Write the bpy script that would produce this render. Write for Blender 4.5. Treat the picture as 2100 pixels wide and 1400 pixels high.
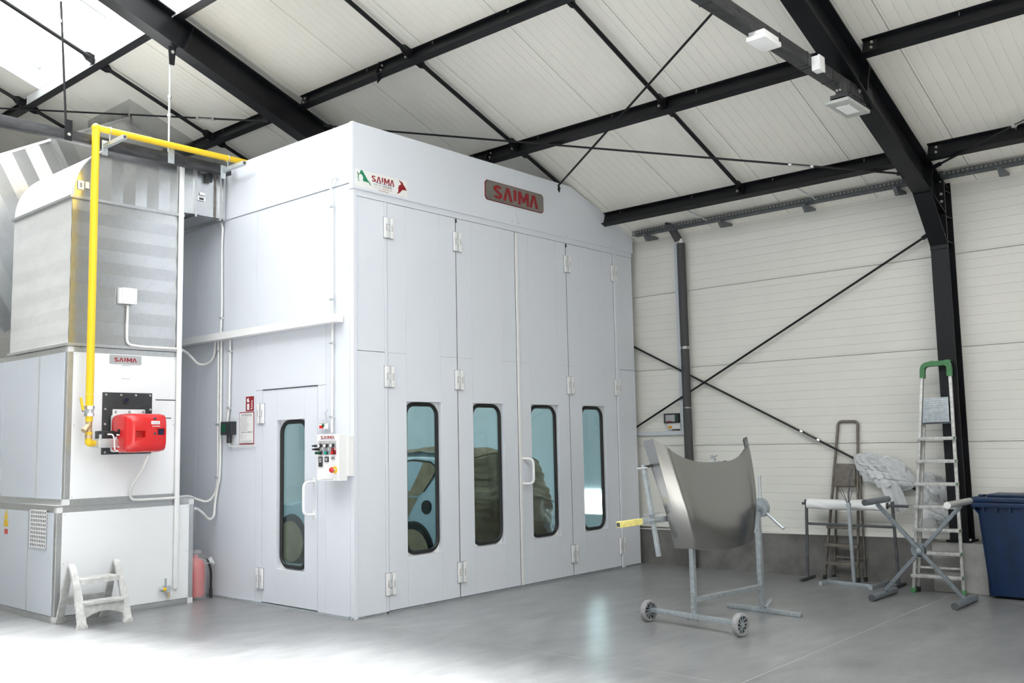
import bpy, bmesh, math, random
from mathutils import Vector, Matrix
random.seed(11)
for _o in list(bpy.data.objects):
    bpy.data.objects.remove(_o)
SC = bpy.context.scene
COL = bpy.context.collection
V = Vector
PI = math.pi

# ------------------------------------------------------------------ camera
CP = V((-5.79395, -7.16107, 1.63))
FPX = 1949.19
_y, _p, _r = 0.847137, 0.104316, -0.020311
_f = V((math.sin(_y), math.cos(_y), 0)); _rt = V((math.cos(_y), -math.sin(_y), 0)); _u = V((0, 0, 1))
CF = math.cos(_p) * _f + math.sin(_p) * _u
_u2 = -math.sin(_p) * _f + math.cos(_p) * _u
CR = math.cos(_r) * _rt + math.sin(_r) * _u2
CU = -math.sin(_r) * _rt + math.cos(_r) * _u2
cd = bpy.data.cameras.new('camera'); cam = bpy.data.objects.new('camera', cd); COL.objects.link(cam)
cam.matrix_world = Matrix(((CR.x, CU.x, -CF.x, CP.x), (CR.y, CU.y, -CF.y, CP.y), (CR.z, CU.z, -CF.z, CP.z), (0, 0, 0, 1)))
cd.sensor_width = 36; cd.lens = 36 * FPX / 2100; cd.clip_start = 0.05; cd.clip_end = 200
SC.camera = cam

# ------------------------------------------------------------------ world, sun, exposure
SC.view_settings.view_transform = 'Standard'
SC.view_settings.look = 'None'
SC.view_settings.gamma = 1
SC.view_settings.use_curve_mapping = False
SC.view_settings.exposure = -0.04
w = bpy.data.worlds.new('sky'); SC.world = w; w.use_nodes = True
bgn = w.node_tree.nodes['Background']
bgn.inputs[0].default_value = (0.86, 0.93, 1.0, 1); bgn.inputs[1].default_value = 0.9
sd = bpy.data.lights.new('sun', 'SUN'); sd.energy = 72.0; sd.angle = math.radians(18); sd.color = (1.0, 0.985, 0.96)
sun = bpy.data.objects.new('sun', sd); COL.objects.link(sun)
sun.rotation_euler = V((-0.05, -math.cos(math.radians(63)), -math.sin(math.radians(63)))).to_track_quat('-Z', 'Y').to_euler()
sun.location = (-3, 10, 14)

# pixel of the photograph + a plane of the place -> point (see the wall, floor or face a thing touches)
def ray(x, y): return CF + CR * ((x - 1050) / FPX) + CU * ((700 - y) / FPX)
def PL(x, y, n, d):
    r = ray(x, y); n = V(n); return CP + r * ((d - n.dot(CP)) / n.dot(r))
def PX(x, y, v): return PL(x, y, (1, 0, 0), v)
def PY(x, y, v): return PL(x, y, (0, 1, 0), v)
def PZ(x, y, v=0.0): return PL(x, y, (0, 0, 1), v)
def RF(x, y, a=6.11): return PL(x, y, (SL, 0, 1), a)
SL = 0.372                                   # roof slope (rise per metre)
RN = V((SL, 0, 1)).normalized()              # roof normal
RD = V((1, 0, -SL)).normalized()             # down the slope

# ------------------------------------------------------------------ materials
MATS = {}
def M(name, col, rough=.5, metal=0., var=0., vscale=2., bump=0., bscale=40., spec=.5, stretch=(1, 1, 1), coat=0., rvar=0., detail=5.):
    m = bpy.data.materials.new(name); m.use_nodes = True
    nt = m.node_tree; b = nt.nodes['Principled BSDF']
    b.inputs['Base Color'].default_value = (*col, 1); b.inputs['Roughness'].default_value = rough
    b.inputs['Metallic'].default_value = metal; b.inputs['Specular IOR Level'].default_value = spec
    if coat: b.inputs['Coat Weight'].default_value = coat; b.inputs['Coat Roughness'].default_value = .08
    if var or bump or rvar:
        g = nt.nodes.new('ShaderNodeNewGeometry'); mp = nt.nodes.new('ShaderNodeMapping')
        mp.inputs['Scale'].default_value = stretch; nt.links.new(g.outputs['Position'], mp.inputs[0])
    if var or rvar:
        n = nt.nodes.new('ShaderNodeTexNoise'); n.inputs['Scale'].default_value = vscale; n.inputs['Detail'].default_value = detail
        n.inputs['Roughness'].default_value = .62
        nt.links.new(mp.outputs[0], n.inputs['Vector'])
        mr = nt.nodes.new('ShaderNodeMapRange'); mr.inputs[1].default_value = .3; mr.inputs[2].default_value = .7
        nt.links.new(n.outputs['Fac'], mr.inputs[0])
        if var:
            mx = nt.nodes.new('ShaderNodeMix'); mx.data_type = 'RGBA'
            mx.inputs[6].default_value = (*[max(0, c * (1 - var)) for c in col], 1)
            mx.inputs[7].default_value = (*[min(1, c * (1 + var)) for c in col], 1)
            nt.links.new(mr.outputs[0], mx.inputs[0]); nt.links.new(mx.outputs[2], b.inputs['Base Color'])
        if rvar:
            m2 = nt.nodes.new('ShaderNodeMapRange'); m2.inputs[3].default_value = max(.02, rough - rvar); m2.inputs[4].default_value = min(1, rough + rvar)
            nt.links.new(mr.outputs[0], m2.inputs[0]); nt.links.new(m2.outputs[0], b.inputs['Roughness'])
    if bump:
        n2 = nt.nodes.new('ShaderNodeTexNoise'); n2.inputs['Scale'].default_value = bscale; n2.inputs['Detail'].default_value = 4
        nt.links.new(mp.outputs[0], n2.inputs['Vector'])
        bp = nt.nodes.new('ShaderNodeBump'); bp.inputs['Strength'].default_value = bump; bp.inputs['Distance'].default_value = .01
        nt.links.new(n2.outputs['Fac'], bp.inputs['Height']); nt.links.new(bp.outputs[0], b.inputs['Normal'])
    MATS[name] = m
    return m
def grooved(name, col, axis, pitch, off, rough=.45, depth=.003, width=.06, var=.04):
    """lining sheet with shallow pressed lines every `pitch` metres along a world axis"""
    m = M(name, col, rough, var=var, vscale=.8)
    nt = m.node_tree; b = nt.nodes['Principled BSDF']
    g = nt.nodes.new('ShaderNodeNewGeometry'); s = nt.nodes.new('ShaderNodeSeparateXYZ'); nt.links.new(g.outputs['Position'], s.inputs[0])
    a = nt.nodes.new('ShaderNodeMath'); a.operation = 'ADD'; a.inputs[1].default_value = off; nt.links.new(s.outputs[axis], a.inputs[0])
    d = nt.nodes.new('ShaderNodeMath'); d.operation = 'DIVIDE'; d.inputs[1].default_value = pitch; nt.links.new(a.outputs[0], d.inputs[0])
    f = nt.nodes.new('ShaderNodeMath'); f.operation = 'FRACT'; nt.links.new(d.outputs[0], f.inputs[0])
    c = nt.nodes.new('ShaderNodeMath'); c.operation = 'SUBTRACT'; c.inputs[1].default_value = .5; nt.links.new(f.outputs[0], c.inputs[0])
    ab = nt.nodes.new('ShaderNodeMath'); ab.operation = 'ABSOLUTE'; nt.links.new(c.outputs[0], ab.inputs[0])
    mr = nt.nodes.new('ShaderNodeMapRange'); mr.interpolation_type = 'SMOOTHSTEP'; mr.inputs[1].default_value = 0; mr.inputs[2].default_value = width
    nt.links.new(ab.outputs[0], mr.inputs[0])
    bp = nt.nodes.new('ShaderNodeBump'); bp.inputs['Strength'].default_value = 1; bp.inputs['Distance'].default_value = depth
    nt.links.new(mr.outputs[0], bp.inputs['Height']); nt.links.new(bp.outputs[0], b.inputs['Normal'])
    return m
def emit(name, col, s):
    m = bpy.data.materials.new(name); m.use_nodes = True; nt = m.node_tree; nt.nodes.clear()
    o = nt.nodes.new('ShaderNodeOutputMaterial'); e = nt.nodes.new('ShaderNodeEmission')
    e.inputs[0].default_value = (*col, 1); e.inputs[1].default_value = s; nt.links.new(e.outputs[0], o.inputs[0]); MATS[name] = m
def glassy(name, tint, refl=.06, milk=0.):
    m = bpy.data.materials.new(name); m.use_nodes = True; nt = m.node_tree; nt.nodes.clear()
    o = nt.nodes.new('ShaderNodeOutputMaterial'); t = nt.nodes.new('ShaderNodeBsdfTransparent'); t.inputs[0].default_value = (*tint, 1)
    base = t.outputs[0]
    if milk:
        tr = nt.nodes.new('ShaderNodeBsdfTranslucent'); tr.inputs[0].default_value = (.92, .94, .95, 1)
        mm = nt.nodes.new('ShaderNodeMixShader'); mm.inputs[0].default_value = milk
        nt.links.new(t.outputs[0], mm.inputs[1]); nt.links.new(tr.outputs[0], mm.inputs[2]); base = mm.outputs[0]
    g = nt.nodes.new('ShaderNodeBsdfGlossy'); g.inputs['Roughness'].default_value = .03
    lw = nt.nodes.new('ShaderNodeFresnel'); lw.inputs[0].default_value = 1.5
    ge = nt.nodes.new('ShaderNodeNewGeometry'); io = nt.nodes.new('ShaderNodeMath'); io.operation = 'MULTIPLY_ADD'; io.inputs[1].default_value = 1 / 1.5 - 1.5; io.inputs[2].default_value = 1.5
    nt.links.new(ge.outputs['Backfacing'], io.inputs[0]); nt.links.new(io.outputs[0], lw.inputs[0])
    mr = nt.nodes.new('ShaderNodeMath'); mr.operation = 'MULTIPLY'; mr.inputs[1].default_value = refl / .04; nt.links.new(lw.outputs[0], mr.inputs[0]); mr.use_clamp = True
    mx = nt.nodes.new('ShaderNodeMixShader'); nt.links.new(mr.outputs[0], mx.inputs[0]); nt.links.new(base, mx.inputs[1]); nt.links.new(g.outputs[0], mx.inputs[2])
    nt.links.new(mx.outputs[0], o.inputs[0]); MATS[name] = m

M('booth', (.71, .74, .80), .34, var=.015, vscale=1.2, spec=.45)
M('booth_in', (.74, .77, .78), .4)
M('white', (.83, .83, .83), .38, var=.02, vscale=3)
M('white_gloss', (.85, .85, .85), .22)
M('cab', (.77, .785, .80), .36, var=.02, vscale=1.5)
M('cab_shaded', (.62, .66, .72), .4, var=.02, vscale=1.5)  # white cabinet's side panels: their bluish shade is put into the colour
M('plastic_grey', (.66, .67, .67), .45)
M('conduit', (.74, .74, .72), .5)
M('black', (.0065, .007, .009), .42, var=.35, vscale=2.5, bump=.05, bscale=20, rvar=.06, spec=.32)
M('black_dusty', (.028, .029, .032), .55, var=.75, vscale=7, stretch=(1, 4, 4), detail=7)
M('rubber', (.012, .012, .012), .5)
M('dark_plastic', (.025, .027, .03), .42)
M('alu', (.66, .67, .68), .34, metal=.85, var=.1, vscale=12)
M('alu_worn', (.50, .50, .49), .45, metal=.6, var=.28, vscale=26, rvar=.1)
M('brown_steel', (.17, .15, .13), .52, metal=.35, var=.3, vscale=24)
M('grey_paint', (.20, .225, .25), .45, metal=.3, var=.2, vscale=20)
M('grey_paint_dark', (.085, .09, .10), .5, metal=.2, var=.3, vscale=20)
M('zinc', (.42, .46, .49), .45, metal=.6, var=.2, vscale=30, rvar=.08)
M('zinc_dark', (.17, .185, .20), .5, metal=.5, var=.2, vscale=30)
M('zinc_light', (.58, .62, .65), .4, metal=.6, var=.12, vscale=20)
M('bolt', (.6, .6, .58), .35, metal=.9)
M('green', (.055, .20, .075), .5, var=.15, vscale=30)
M('yellow', (.83, .55, .025), .4, spec=.4)
M('yellow_dull', (.75, .66, .22), .55, var=.2, vscale=30)
M('brass', (.62, .48, .28), .38, metal=.7, var=.12, vscale=40)
M('red', (.62, .018, .02), .25, coat=.3, spec=.5)
M('red_print', (.27, .008, .014), .5)
M('red_dark', (.16, .004, .008), .5)
M('green_print', (.012, .22, .10), .5)
M('blue_print', (.06, .10, .25), .5)
M('ink', (.05, .05, .055), .6)
M('ink_grey', (.35, .35, .36), .6)
M('paper', (.80, .80, .79), .55)
M('sign_steel', (.27, .26, .24), .3, metal=.7, var=.1, vscale=2)
M('sign_grey', (.52, .53, .54), .35, metal=.6)
M('navy_glass', (.01, .012, .05), .2)
M('amber', (.65, .32, .02), .5)
M('teal_btn', (.0, .32, .28), .35)
M('green_btn', (.0, .07, .03), .35)
M('bin', (.0, .016, .062), .42, var=.35, vscale=6, stretch=(1, 1, .35), rvar=.1)
M('concrete', (.155, .15, .143), .9, var=.32, vscale=3.2, bump=.5, bscale=26, detail=9)
M('sealant', (.40, .40, .39), .7)
M('pier', (.34, .335, .325), .9, var=.2, vscale=5, bump=.4, bscale=30, detail=8)
M('insulation', (.055, .055, .058), .7)
M('trunk_grey', (.55, .58, .62), .45)
M('hood', (.29, .289, .285), .24, metal=.9, coat=.5, var=.02, vscale=60)
M('tyre_grey', (.30, .30, .31), .7, var=.2, vscale=40)
M('lamp_grey', (.42, .43, .41), .45)
M('car', (.50, .60, .66), .25, coat=.5)
M('kraft', (.34, .25, .15), .75, var=.15, vscale=5, bump=.6, bscale=9)
M('kraft_dark', (.20, .13, .075), .75, var=.2, vscale=5, bump=.6, bscale=7)
M('stool', (.50, .50, .49), .7, var=.25, vscale=16, detail=8)
M('film', (.82, .83, .84), .45, spec=.5, bump=.35, bscale=30)
M('curb', (.80, .82, .83), .35, metal=.2)
grooved('cream_wall', (.72, .71, .665), 2, .1, .0, depth=.0022, width=.04)
grooved('cream_roof', (.87, .85, .775), 1, .1055, .0, depth=.0022, width=.04)
glassy('window_glass', (.77, .89, .90), .04)
glassy('poly', (.94, .95, .96), .04, milk=.2)
emit('lamp', (.95, 1, 1), 16.0)
emit('booth_lamp', (.93, 1.0, 1.0), 7.0)
# thin film: mostly see-through plastic
def film_mat(name, col, alpha):
    m = M(name, col, .22, spec=.6, bump=.5, bscale=28); nt = m.node_tree; b = nt.nodes['Principled BSDF']; b.inputs['Alpha'].default_value = alpha
    b.inputs['Subsurface Weight'].default_value = 0
film_mat('clear_film', (.80, .80, .82), .26)
film_mat('bag_film', (.66, .68, .70), .78)
# galvanised sheet with spangle
def galv(name, col, rough, metal=.95):
    m = M(name, col, rough, metal=metal, var=.05, vscale=1.6, stretch=(1, 1, 2.), detail=2)
    nt = m.node_tree; b = nt.nodes['Principled BSDF']
    g = nt.nodes.new('ShaderNodeNewGeometry'); v = nt.nodes.new('ShaderNodeTexVoronoi'); v.inputs['Scale'].default_value = 42
    nt.links.new(g.outputs['Position'], v.inputs['Vector'])
    src = b.inputs['Base Color'].links[0].from_socket
    mx = nt.nodes.new('ShaderNodeMix'); mx.data_type = 'RGBA'; mx.blend_type = 'SOFT_LIGHT'; mx.inputs[0].default_value = .12
    nt.links.new(src, mx.inputs[6]); nt.links.new(v.outputs['Color'], mx.inputs[7])
    bw = nt.nodes.new('ShaderNodeHueSaturation'); bw.inputs['Saturation'].default_value = .25
    nt.links.new(mx.outputs[2], bw.inputs['Color']); nt.links.new(bw.outputs[0], b.inputs['Base Color'])
galv('galv', (.52, .57, .605), .25)
galv('galv_lit', (.74, .735, .71), .5, .45)  # same sheet, its bright lit side and elbow put into a lighter colour
galv('galv_frame', (.50, .55, .58), .36)
# polished concrete floor
def floor_mat():
    m = bpy.data.materials.new('floor'); m.use_nodes = True; nt = m.node_tree; b = nt.nodes['Principled BSDF']
    g = nt.nodes.new('ShaderNodeNewGeometry')
    def noise(scale, st, det, lo, hi):
        mp = nt.nodes.new('ShaderNodeMapping'); mp.inputs['Scale'].default_value = st; nt.links.new(g.outputs['Position'], mp.inputs[0])
        n = nt.nodes.new('ShaderNodeTexNoise'); n.inputs['Scale'].default_value = scale; n.inputs['Detail'].default_value = det; n.inputs['Roughness'].default_value = .65
        n.inputs['Distortion'].default_value = .15
        nt.links.new(mp.outputs[0], n.inputs['Vector'])
        r = nt.nodes.new('ShaderNodeMapRange'); r.inputs[1].default_value = .18; r.inputs[2].default_value = .82; r.inputs[3].default_value = lo; r.inputs[4].default_value = hi
        nt.links.new(n.outputs['Fac'], r.inputs[0]); return r.outputs[0]
    def mul(a, c):
        k = nt.nodes.new('ShaderNodeMath'); k.operation = 'MULTIPLY'; nt.links.new(a, k.inputs[0]); nt.links.new(c, k.inputs[1]); return k.outputs[0]
    f = mul(noise(.7, (1, 1, 1), 4, .74, 1.26), mul(noise(4.5, (.5, 1.3, 1), 9, .68, 1.32), noise(30, (1, 1, 1), 6, .92, 1.08)))
    sp = noise(9, (1, 1, 1), 3, .0, 1)
    cc = nt.nodes.new('ShaderNodeMix'); cc.data_type = 'RGBA'; cc.blend_type = 'MULTIPLY'; cc.inputs[0].default_value = 1
    cc.inputs[6].default_value = (.225, .228, .232, 1); nt.links.new(f, cc.inputs[7]); nt.links.new(cc.outputs[2], b.inputs['Base Color'])
    b.inputs['Roughness'].default_value = .30
    b.inputs['Specular IOR Level'].default_value = .5
    MATS['floor'] = m
floor_mat()

# ------------------------------------------------------------------ mesh helpers
WLOC = {}
class MB:
    def __init__(s): s.bm = bmesh.new(); s.mats = []; s.mi = 0
    def mat(s, name):
        if name not in s.mats: s.mats.append(name)
        s.mi = s.mats.index(name); return s
    def face(s, vs):
        try:
            f = s.bm.faces.new(vs); f.material_index = s.mi; return f
        except ValueError: return None
    def poly(s, pts): return s.face([s.bm.verts.new(p) for p in pts])
    def hexa(s, p, bev=0):
        v = [s.bm.verts.new(q) for q in p]
        fs = [s.face([v[i] for i in q]) for q in ((0, 3, 2, 1), (4, 5, 6, 7), (0, 1, 5, 4), (1, 2, 6, 5), (2, 3, 7, 6), (3, 0, 4, 7))]
        if bev:
            es = list({e for f in fs for e in f.edges})
            r = bmesh.ops.bevel(s.bm, geom=es, offset=bev, segments=2, affect='EDGES', profile=.6, clamp_overlap=True)
            for f in r['faces']: f.material_index = s.mi
        return s
    def box(s, x0, x1, y0, y1, z0, z1, bev=0):
        return s.hexa([V(q) for q in ((x0, y0, z0), (x1, y0, z0), (x1, y1, z0), (x0, y1, z0), (x0, y0, z1), (x1, y0, z1), (x1, y1, z1), (x0, y1, z1))], bev)
    def obox(s, c, a, b, d, bev=0):
        c, a, b, d = V(c), V(a), V(b), V(d)
        return s.hexa([c - a - b - d, c + a - b - d, c + a + b - d, c - a + b - d, c - a - b + d, c + a - b + d, c + a + b + d, c - a + b + d], bev)
    def bar(s, p0, p1, w_, h_, up=(0, 0, 1), bev=0):
        p0, p1 = V(p0), V(p1); d = (p1 - p0).normalized(); sd_ = d.cross(V(up)).normalized(); u_ = sd_.cross(d)
        return s.obox((p0 + p1) / 2, (p1 - p0) / 2, sd_ * w_ / 2, u_ * h_ / 2, bev)
    def ring(s, c, a, b, r, seg):
        return [s.bm.verts.new(c + a * (r * math.cos(2 * PI * i / seg)) + b * (r * math.sin(2 * PI * i / seg))) for i in range(seg)]
    def bridge(s, r0, r1):
        n = len(r0)
        for i in range(n): s.face([r0[i], r0[(i + 1) % n], r1[(i + 1) % n], r1[i]])
    def cyl(s, p0, p1, r, seg=12, r2=None, cap=True):
        p0, p1 = V(p0), V(p1); d = (p1 - p0).normalized(); a = d.orthogonal().normalized(); b = d.cross(a)
        q0 = s.ring(p0, a, b, r, seg); q1 = s.ring(p1, a, b, r if r2 is None else r2, seg); s.bridge(q0, q1)
        if cap: s.face(q0[::-1]); s.face(q1)
        return s
    def tube(s, pts, r, seg=8, cap=True, rad=None, closed=False):
        pts = [V(p) for p in pts]; n = len(pts); rings = []; a = None
        for i, p in enumerate(pts):
            if closed: t = (pts[(i + 1) % n] - pts[i - 1]).normalized()
            else: t = (pts[min(i + 1, n - 1)] - pts[max(i - 1, 0)]).normalized()
            a = t.orthogonal().normalized() if a is None else (a - t * a.dot(t)).normalized()
            b = t.cross(a); rings.append(s.ring(p, a, b, rad[i] if rad else r, seg))
        for i in range(n - 1): s.bridge(rings[i], rings[i + 1])
        if closed: s.bridge(rings[-1], rings[0])
        elif cap: s.face(rings[0][::-1]); s.face(rings[-1])
        return s
    def prism(s, pts, ext):
        ext = V(ext); v0 = [s.bm.verts.new(V(p)) for p in pts]; v1 = [s.bm.verts.new(V(p) + ext) for p in pts]; n = len(pts)
        s.face(v0[::-1]); s.face(v1)
        for i in range(n): s.face([v0[i], v0[(i + 1) % n], v1[(i + 1) % n], v1[i]])
        return s
    def ibeam(s, p0, p1, h, b, tw=.008, tf=.012, up=(0, 0, 1)):
        p0, p1 = V(p0), V(p1); d = (p1 - p0).normalized(); sd_ = d.cross(V(up)).normalized(); u_ = sd_.cross(d).normalized()
        c = [(-b / 2, -h / 2), (b / 2, -h / 2), (b / 2, -h / 2 + tf), (tw / 2, -h / 2 + tf), (tw / 2, h / 2 - tf), (b / 2, h / 2 - tf), (b / 2, h / 2), (-b / 2, h / 2), (-b / 2, h / 2 - tf), (-tw / 2, h / 2 - tf), (-tw / 2, -h / 2 + tf), (-b / 2, -h / 2 + tf)]
        return s.prism([p0 + sd_ * x + u_ * y for x, y in c], p1 - p0)
    def grid(s, fn, nu, nv):
        g = [[s.bm.verts.new(fn(i / nu, j / nv)) for j in range(nv + 1)] for i in range(nu + 1)]
        for i in range(nu):
            for j in range(nv): s.face([g[i][j], g[i + 1][j], g[i + 1][j + 1], g[i][j + 1]])
        return g
    def bolt(s, p, n, r=.016, h=.012):
        p, n = V(p), V(n).normalized(); s.cyl(p, p + n * h, r, 6); s.cyl(p + n * h, p + n * (h + .008), r * .55, 6); return s
    def build(s, name, parent=None, mat=None, smooth=35, origin=None):
        bm = s.bm
        bmesh.ops.recalc_face_normals(bm, faces=bm.faces[:])
        vs = [v.co for v in bm.verts]
        lo = V((min(v.x for v in vs), min(v.y for v in vs), min(v.z for v in vs))); hi = V((max(v.x for v in vs), max(v.y for v in vs), max(v.z for v in vs)))
        o_ = V(origin) if origin else V(((lo.x + hi.x) / 2, (lo.y + hi.y) / 2, lo.z if parent is None else (lo.z + hi.z) / 2))
        bmesh.ops.translate(bm, verts=bm.verts[:], vec=-o_)
        me = bpy.data.meshes.new(name); bm.to_mesh(me); bm.free()
        for k in (s.mats or [mat]): me.materials.append(MATS[k])
        if smooth:
            me.polygons.foreach_set('use_smooth', [True] * len(me.polygons)); me.set_sharp_from_angle(angle=math.radians(smooth))
        ob = bpy.data.objects.new(name, me); COL.objects.link(ob); WLOC[ob] = o_
        if parent: ob.parent = parent; ob.location = o_ - WLOC[parent]
        else: ob.location = o_
        return ob
def tag(o, label, cat, group=None, kind=None):
    if label: o['label'] = label
    if cat: o['category'] = cat
    if group: o['group'] = group
    if kind: o['kind'] = kind
    return o
def thing(name, loc, label, cat, group=None, kind=None):
    o = bpy.data.objects.new(name, None); COL.objects.link(o); o.location = loc; WLOC[o] = V(loc); o.empty_display_size = .1
    return tag(o, label, cat, group, kind)
def dup(o, delta, parent=None):
    c = o.copy(); COL.objects.link(c); c.parent = parent; WLOC[c] = WLOC[o] + V(delta)
    c.location = WLOC[c] - (WLOC[parent] if parent else V((0, 0, 0)))
    for ch in o.children: dup(ch, delta, c)
    return c
def arc(c, r, a0, a1, n, ax=(1, 0, 0), ay=(0, 0, 1)):
    c, ax, ay = V(c), V(ax), V(ay)
    return [c + ax * (r * math.cos(math.radians(a0 + (a1 - a0) * i / n))) + ay * (r * math.sin(math.radians(a0 + (a1 - a0) * i / n))) for i in range(n + 1)]
def smooth_path(pts, n=8, r=.05):
    """polyline with rounded corners"""
    pts = [V(p) for p in pts]; out = [pts[0]]
    for i in range(1, len(pts) - 1):
        a, b, c = pts[i - 1], pts[i], pts[i + 1]; k = min(r, (a - b).length * .49, (c - b).length * .49)
        p, q = b + (a - b).normalized() * k, b + (c - b).normalized() * k
        for j in range(n + 1):
            t = j / n; out.append(p * (1 - t) ** 2 + b * (2 * t * (1 - t)) + q * t * t)
    return out + [pts[-1]]
def catmull(pts, n=8):
    pts = [V(p) for p in pts]; q = [pts[0] * 2 - pts[1]] + pts + [pts[-1] * 2 - pts[-2]]; out = []
    for i in range(1, len(q) - 2):
        a, b, c, d = q[i - 1:i + 3]
        for j in range(n):
            t = j / n; out.append(.5 * ((2 * b) + (c - a) * t + (2 * a - 5 * b + 4 * c - d) * t * t + (3 * b - a - 3 * c + d) * t ** 3))
    return out + [pts[-1]]
def resample(pts, step):
    out = [pts[0]]; need = step
    for a, b in zip(pts, pts[1:]):
        L = (b - a).length; pos = 0.
        while L - pos >= need:
            pos += need; out.append(a.lerp(b, pos / L)); need = step
        need -= L - pos
    return out + [pts[-1]]
def conduit(name, pts, label, r=.0135, mat='conduit', group=None, cat='conduit', clips=(), cn=(-1, 0, 0)):
    q = resample(pts, .0085); m = MB()
    m.tube(q, r, 8, rad=[r * (1.0 if i % 2 else .86) for i in range(len(q))])
    if not clips: return tag(m.build(name, mat=mat, smooth=60), label, cat, group)
    o = m.build(name, mat=mat, smooth=60); tag(o, label, cat, group)
    for c in clips:
        k = MB(); c = V(c); k.box(c.x - .02, c.x + .012, c.y - .026, c.y + .026, c.z - .008, c.z + .008); k.build('clip', o, 'zinc_light')
    return o
def text(m, s_, size, P0, U, W, matn, bold=0., center=False):
    cu = bpy.data.curves.new('t', 'FONT'); cu.body = s_; cu.size = size; cu.offset = bold; cu.resolution_u = 2
    if center: cu.align_x = 'CENTER'
    ob = bpy.data.objects.new('t', cu); COL.objects.link(ob); dg = bpy.context.evaluated_depsgraph_get(); me = ob.evaluated_get(dg).to_mesh()
    m.mat(matn); P0, U, W = V(P0), V(U), V(W); vs = [m.bm.verts.new(P0 + U * v.co.x + W * v.co.y) for v in me.vertices]
    for p in me.polygons: m.face([vs[i] for i in p.vertices])
    ob.evaluated_get(dg).to_mesh_clear(); bpy.data.objects.remove(ob); bpy.data.curves.remove(cu)
def wordmark(m, P0, U, W, N, width, height, matn, t=.003):
    """the five red letters of the maker's mark, drawn as block shapes"""
    P0, U, W, N = V(P0), V(U) * width, V(W) * height, V(N)
    m.mat(matn)
    def ext(poly): m.prism([P0 + U * x + W * y for x, y in poly], N * t)
    # S as a stroke
    c = []
    for i in range(15): a = math.radians(20 + 235 * i / 14); c.append((.095 + .062 * math.cos(a), .735 + .17 * math.sin(a)))
    for i in range(15): a = math.radians(75 - 235 * i / 14); c.append((.095 + .066 * math.cos(a), .265 + .17 * math.sin(a)))
    wx, wy = .031, .095; L = []; R = []
    for i in range(len(c)):
        ax_, ay_ = c[max(i - 1, 0)]; bx_, by_ = c[min(i + 1, len(c) - 1)]
        dx, dy = (bx_ - ax_) * 3.3, by_ - ay_; l = math.hypot(dx, dy) or 1
        nx, ny = -dy / l, dx / l; L.append((c[i][0] + nx * wx, c[i][1] + ny * wy)); R.append((c[i][0] - nx * wx, c[i][1] - ny * wy))
    for i in range(len(c) - 1): m.poly([P0 + U * x + W * y + N * t for x, y in (L[i], L[i + 1], R[i + 1], R[i])])
    for x in (.215, .80):
        ext([(x, 0), (x + .055, 0), (x + .098, .80), (x + .145, 0), (x + .2, 0), (x + .132, 1), (x + .068, 1)])
    ext([(.445, .18), (.503, .18), (.503, 1), (.445, 1)])
    ext([(.545, 0), (.598, 0), (.598, .62), (.645, .2), (.685, .2), (.732, .62), (.732, 0), (.785, 0), (.785, 1), (.722, 1), (.665, .45), (.608, 1), (.545, 1)])

# ================================================================== THE SETTING
WX = 4.893                                   # face of the right-hand wall
ROOF = 6.11                                  # underside of roof lining: z + SL*x = ROOF
RIDGE = -2.9
YB, YN = 8.3, -13.0                          # back and near ends of the hall
def rz(x, a=ROOF): return a - SL * x
def lz(x): return rz(RIDGE) - SL * (RIDGE - x)   # left slope

# floor: slabs cut by saw joints (x = 0.02 and y = -3.95 in view)
flo = MB().box(-10.7, 5.1, YN, YB, -.2, -.012).build('floor', mat='floor', smooth=0); tag(flo, 'smooth grey polished concrete floor with thin saw joints', 'floor', kind='structure')
xs = [-10.7, -4.2, .02, 5.1]; ys = [YN, -8.2, -3.95, 2.1, YB]
for i in range(3):
    for j in range(4):
        MB().box(xs[i] + .004, xs[i + 1] - .004, ys[j] + .004, ys[j + 1] - .004, -.03, 0).build('floor_slab', flo, 'floor', smooth=0)

for x in xs[1:3]: MB().box(x - .004, x + .004, YN, YB, -.012, -.0008).build('joint_sealant', flo, 'sealant', smooth=0)
for y in ys[1:4]: MB().box(-10.7, 5.1, y - .004, y + .004, -.0125, -.0007).build('joint_sealant', flo, 'sealant', smooth=0)
# right wall: concrete plinth + horizontal sandwich panels
wr = MB().box(WX + .02, WX + .12, YN, YB, 0, 4.5).build('wall_right', mat='cream_wall', smooth=0); tag(wr, 'cream wall of wide horizontal metal panels behind the black column', 'wall', kind='structure')
def zb(y): return .442 - .0178 * y
zz = [None, 1.528, 2.528, 3.528, 4.5]
for k in range(4):
    z0 = (lambda y: zb(y) + .004) if k == 0 else (lambda y, q=zz[k]: q + .004)
    m = MB(); a, b = WX, WX + .03
    m.hexa([V(q) for q in ((a, YN, z0(-6)), (b, YN, z0(-6)), (b, YB, z0(1)), (a, YB, z0(1)), (a, YN, zz[k + 1] - .004), (b, YN, zz[k + 1] - .004), (b, YB, zz[k + 1] - .004), (a, YB, zz[k + 1] - .004))], .004)
    m.build('wall_panel', wr, 'cream_wall', smooth=0)
pl = MB(); pl.hexa([V(q) for q in ((WX - .002, YN, 0), (WX + .12, YN, 0), (WX + .12, YB, 0), (WX - .002, YB, 0), (WX - .002, YN, zb(-6)), (WX + .12, YN, zb(-6)), (WX + .12, YB, zb(1)), (WX - .002, YB, zb(1)))])
tag(pl.build('baseboard_right', mat='concrete', smooth=0), 'rough stained concrete plinth under the cream wall panels', 'plinth', kind='structure')
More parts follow.
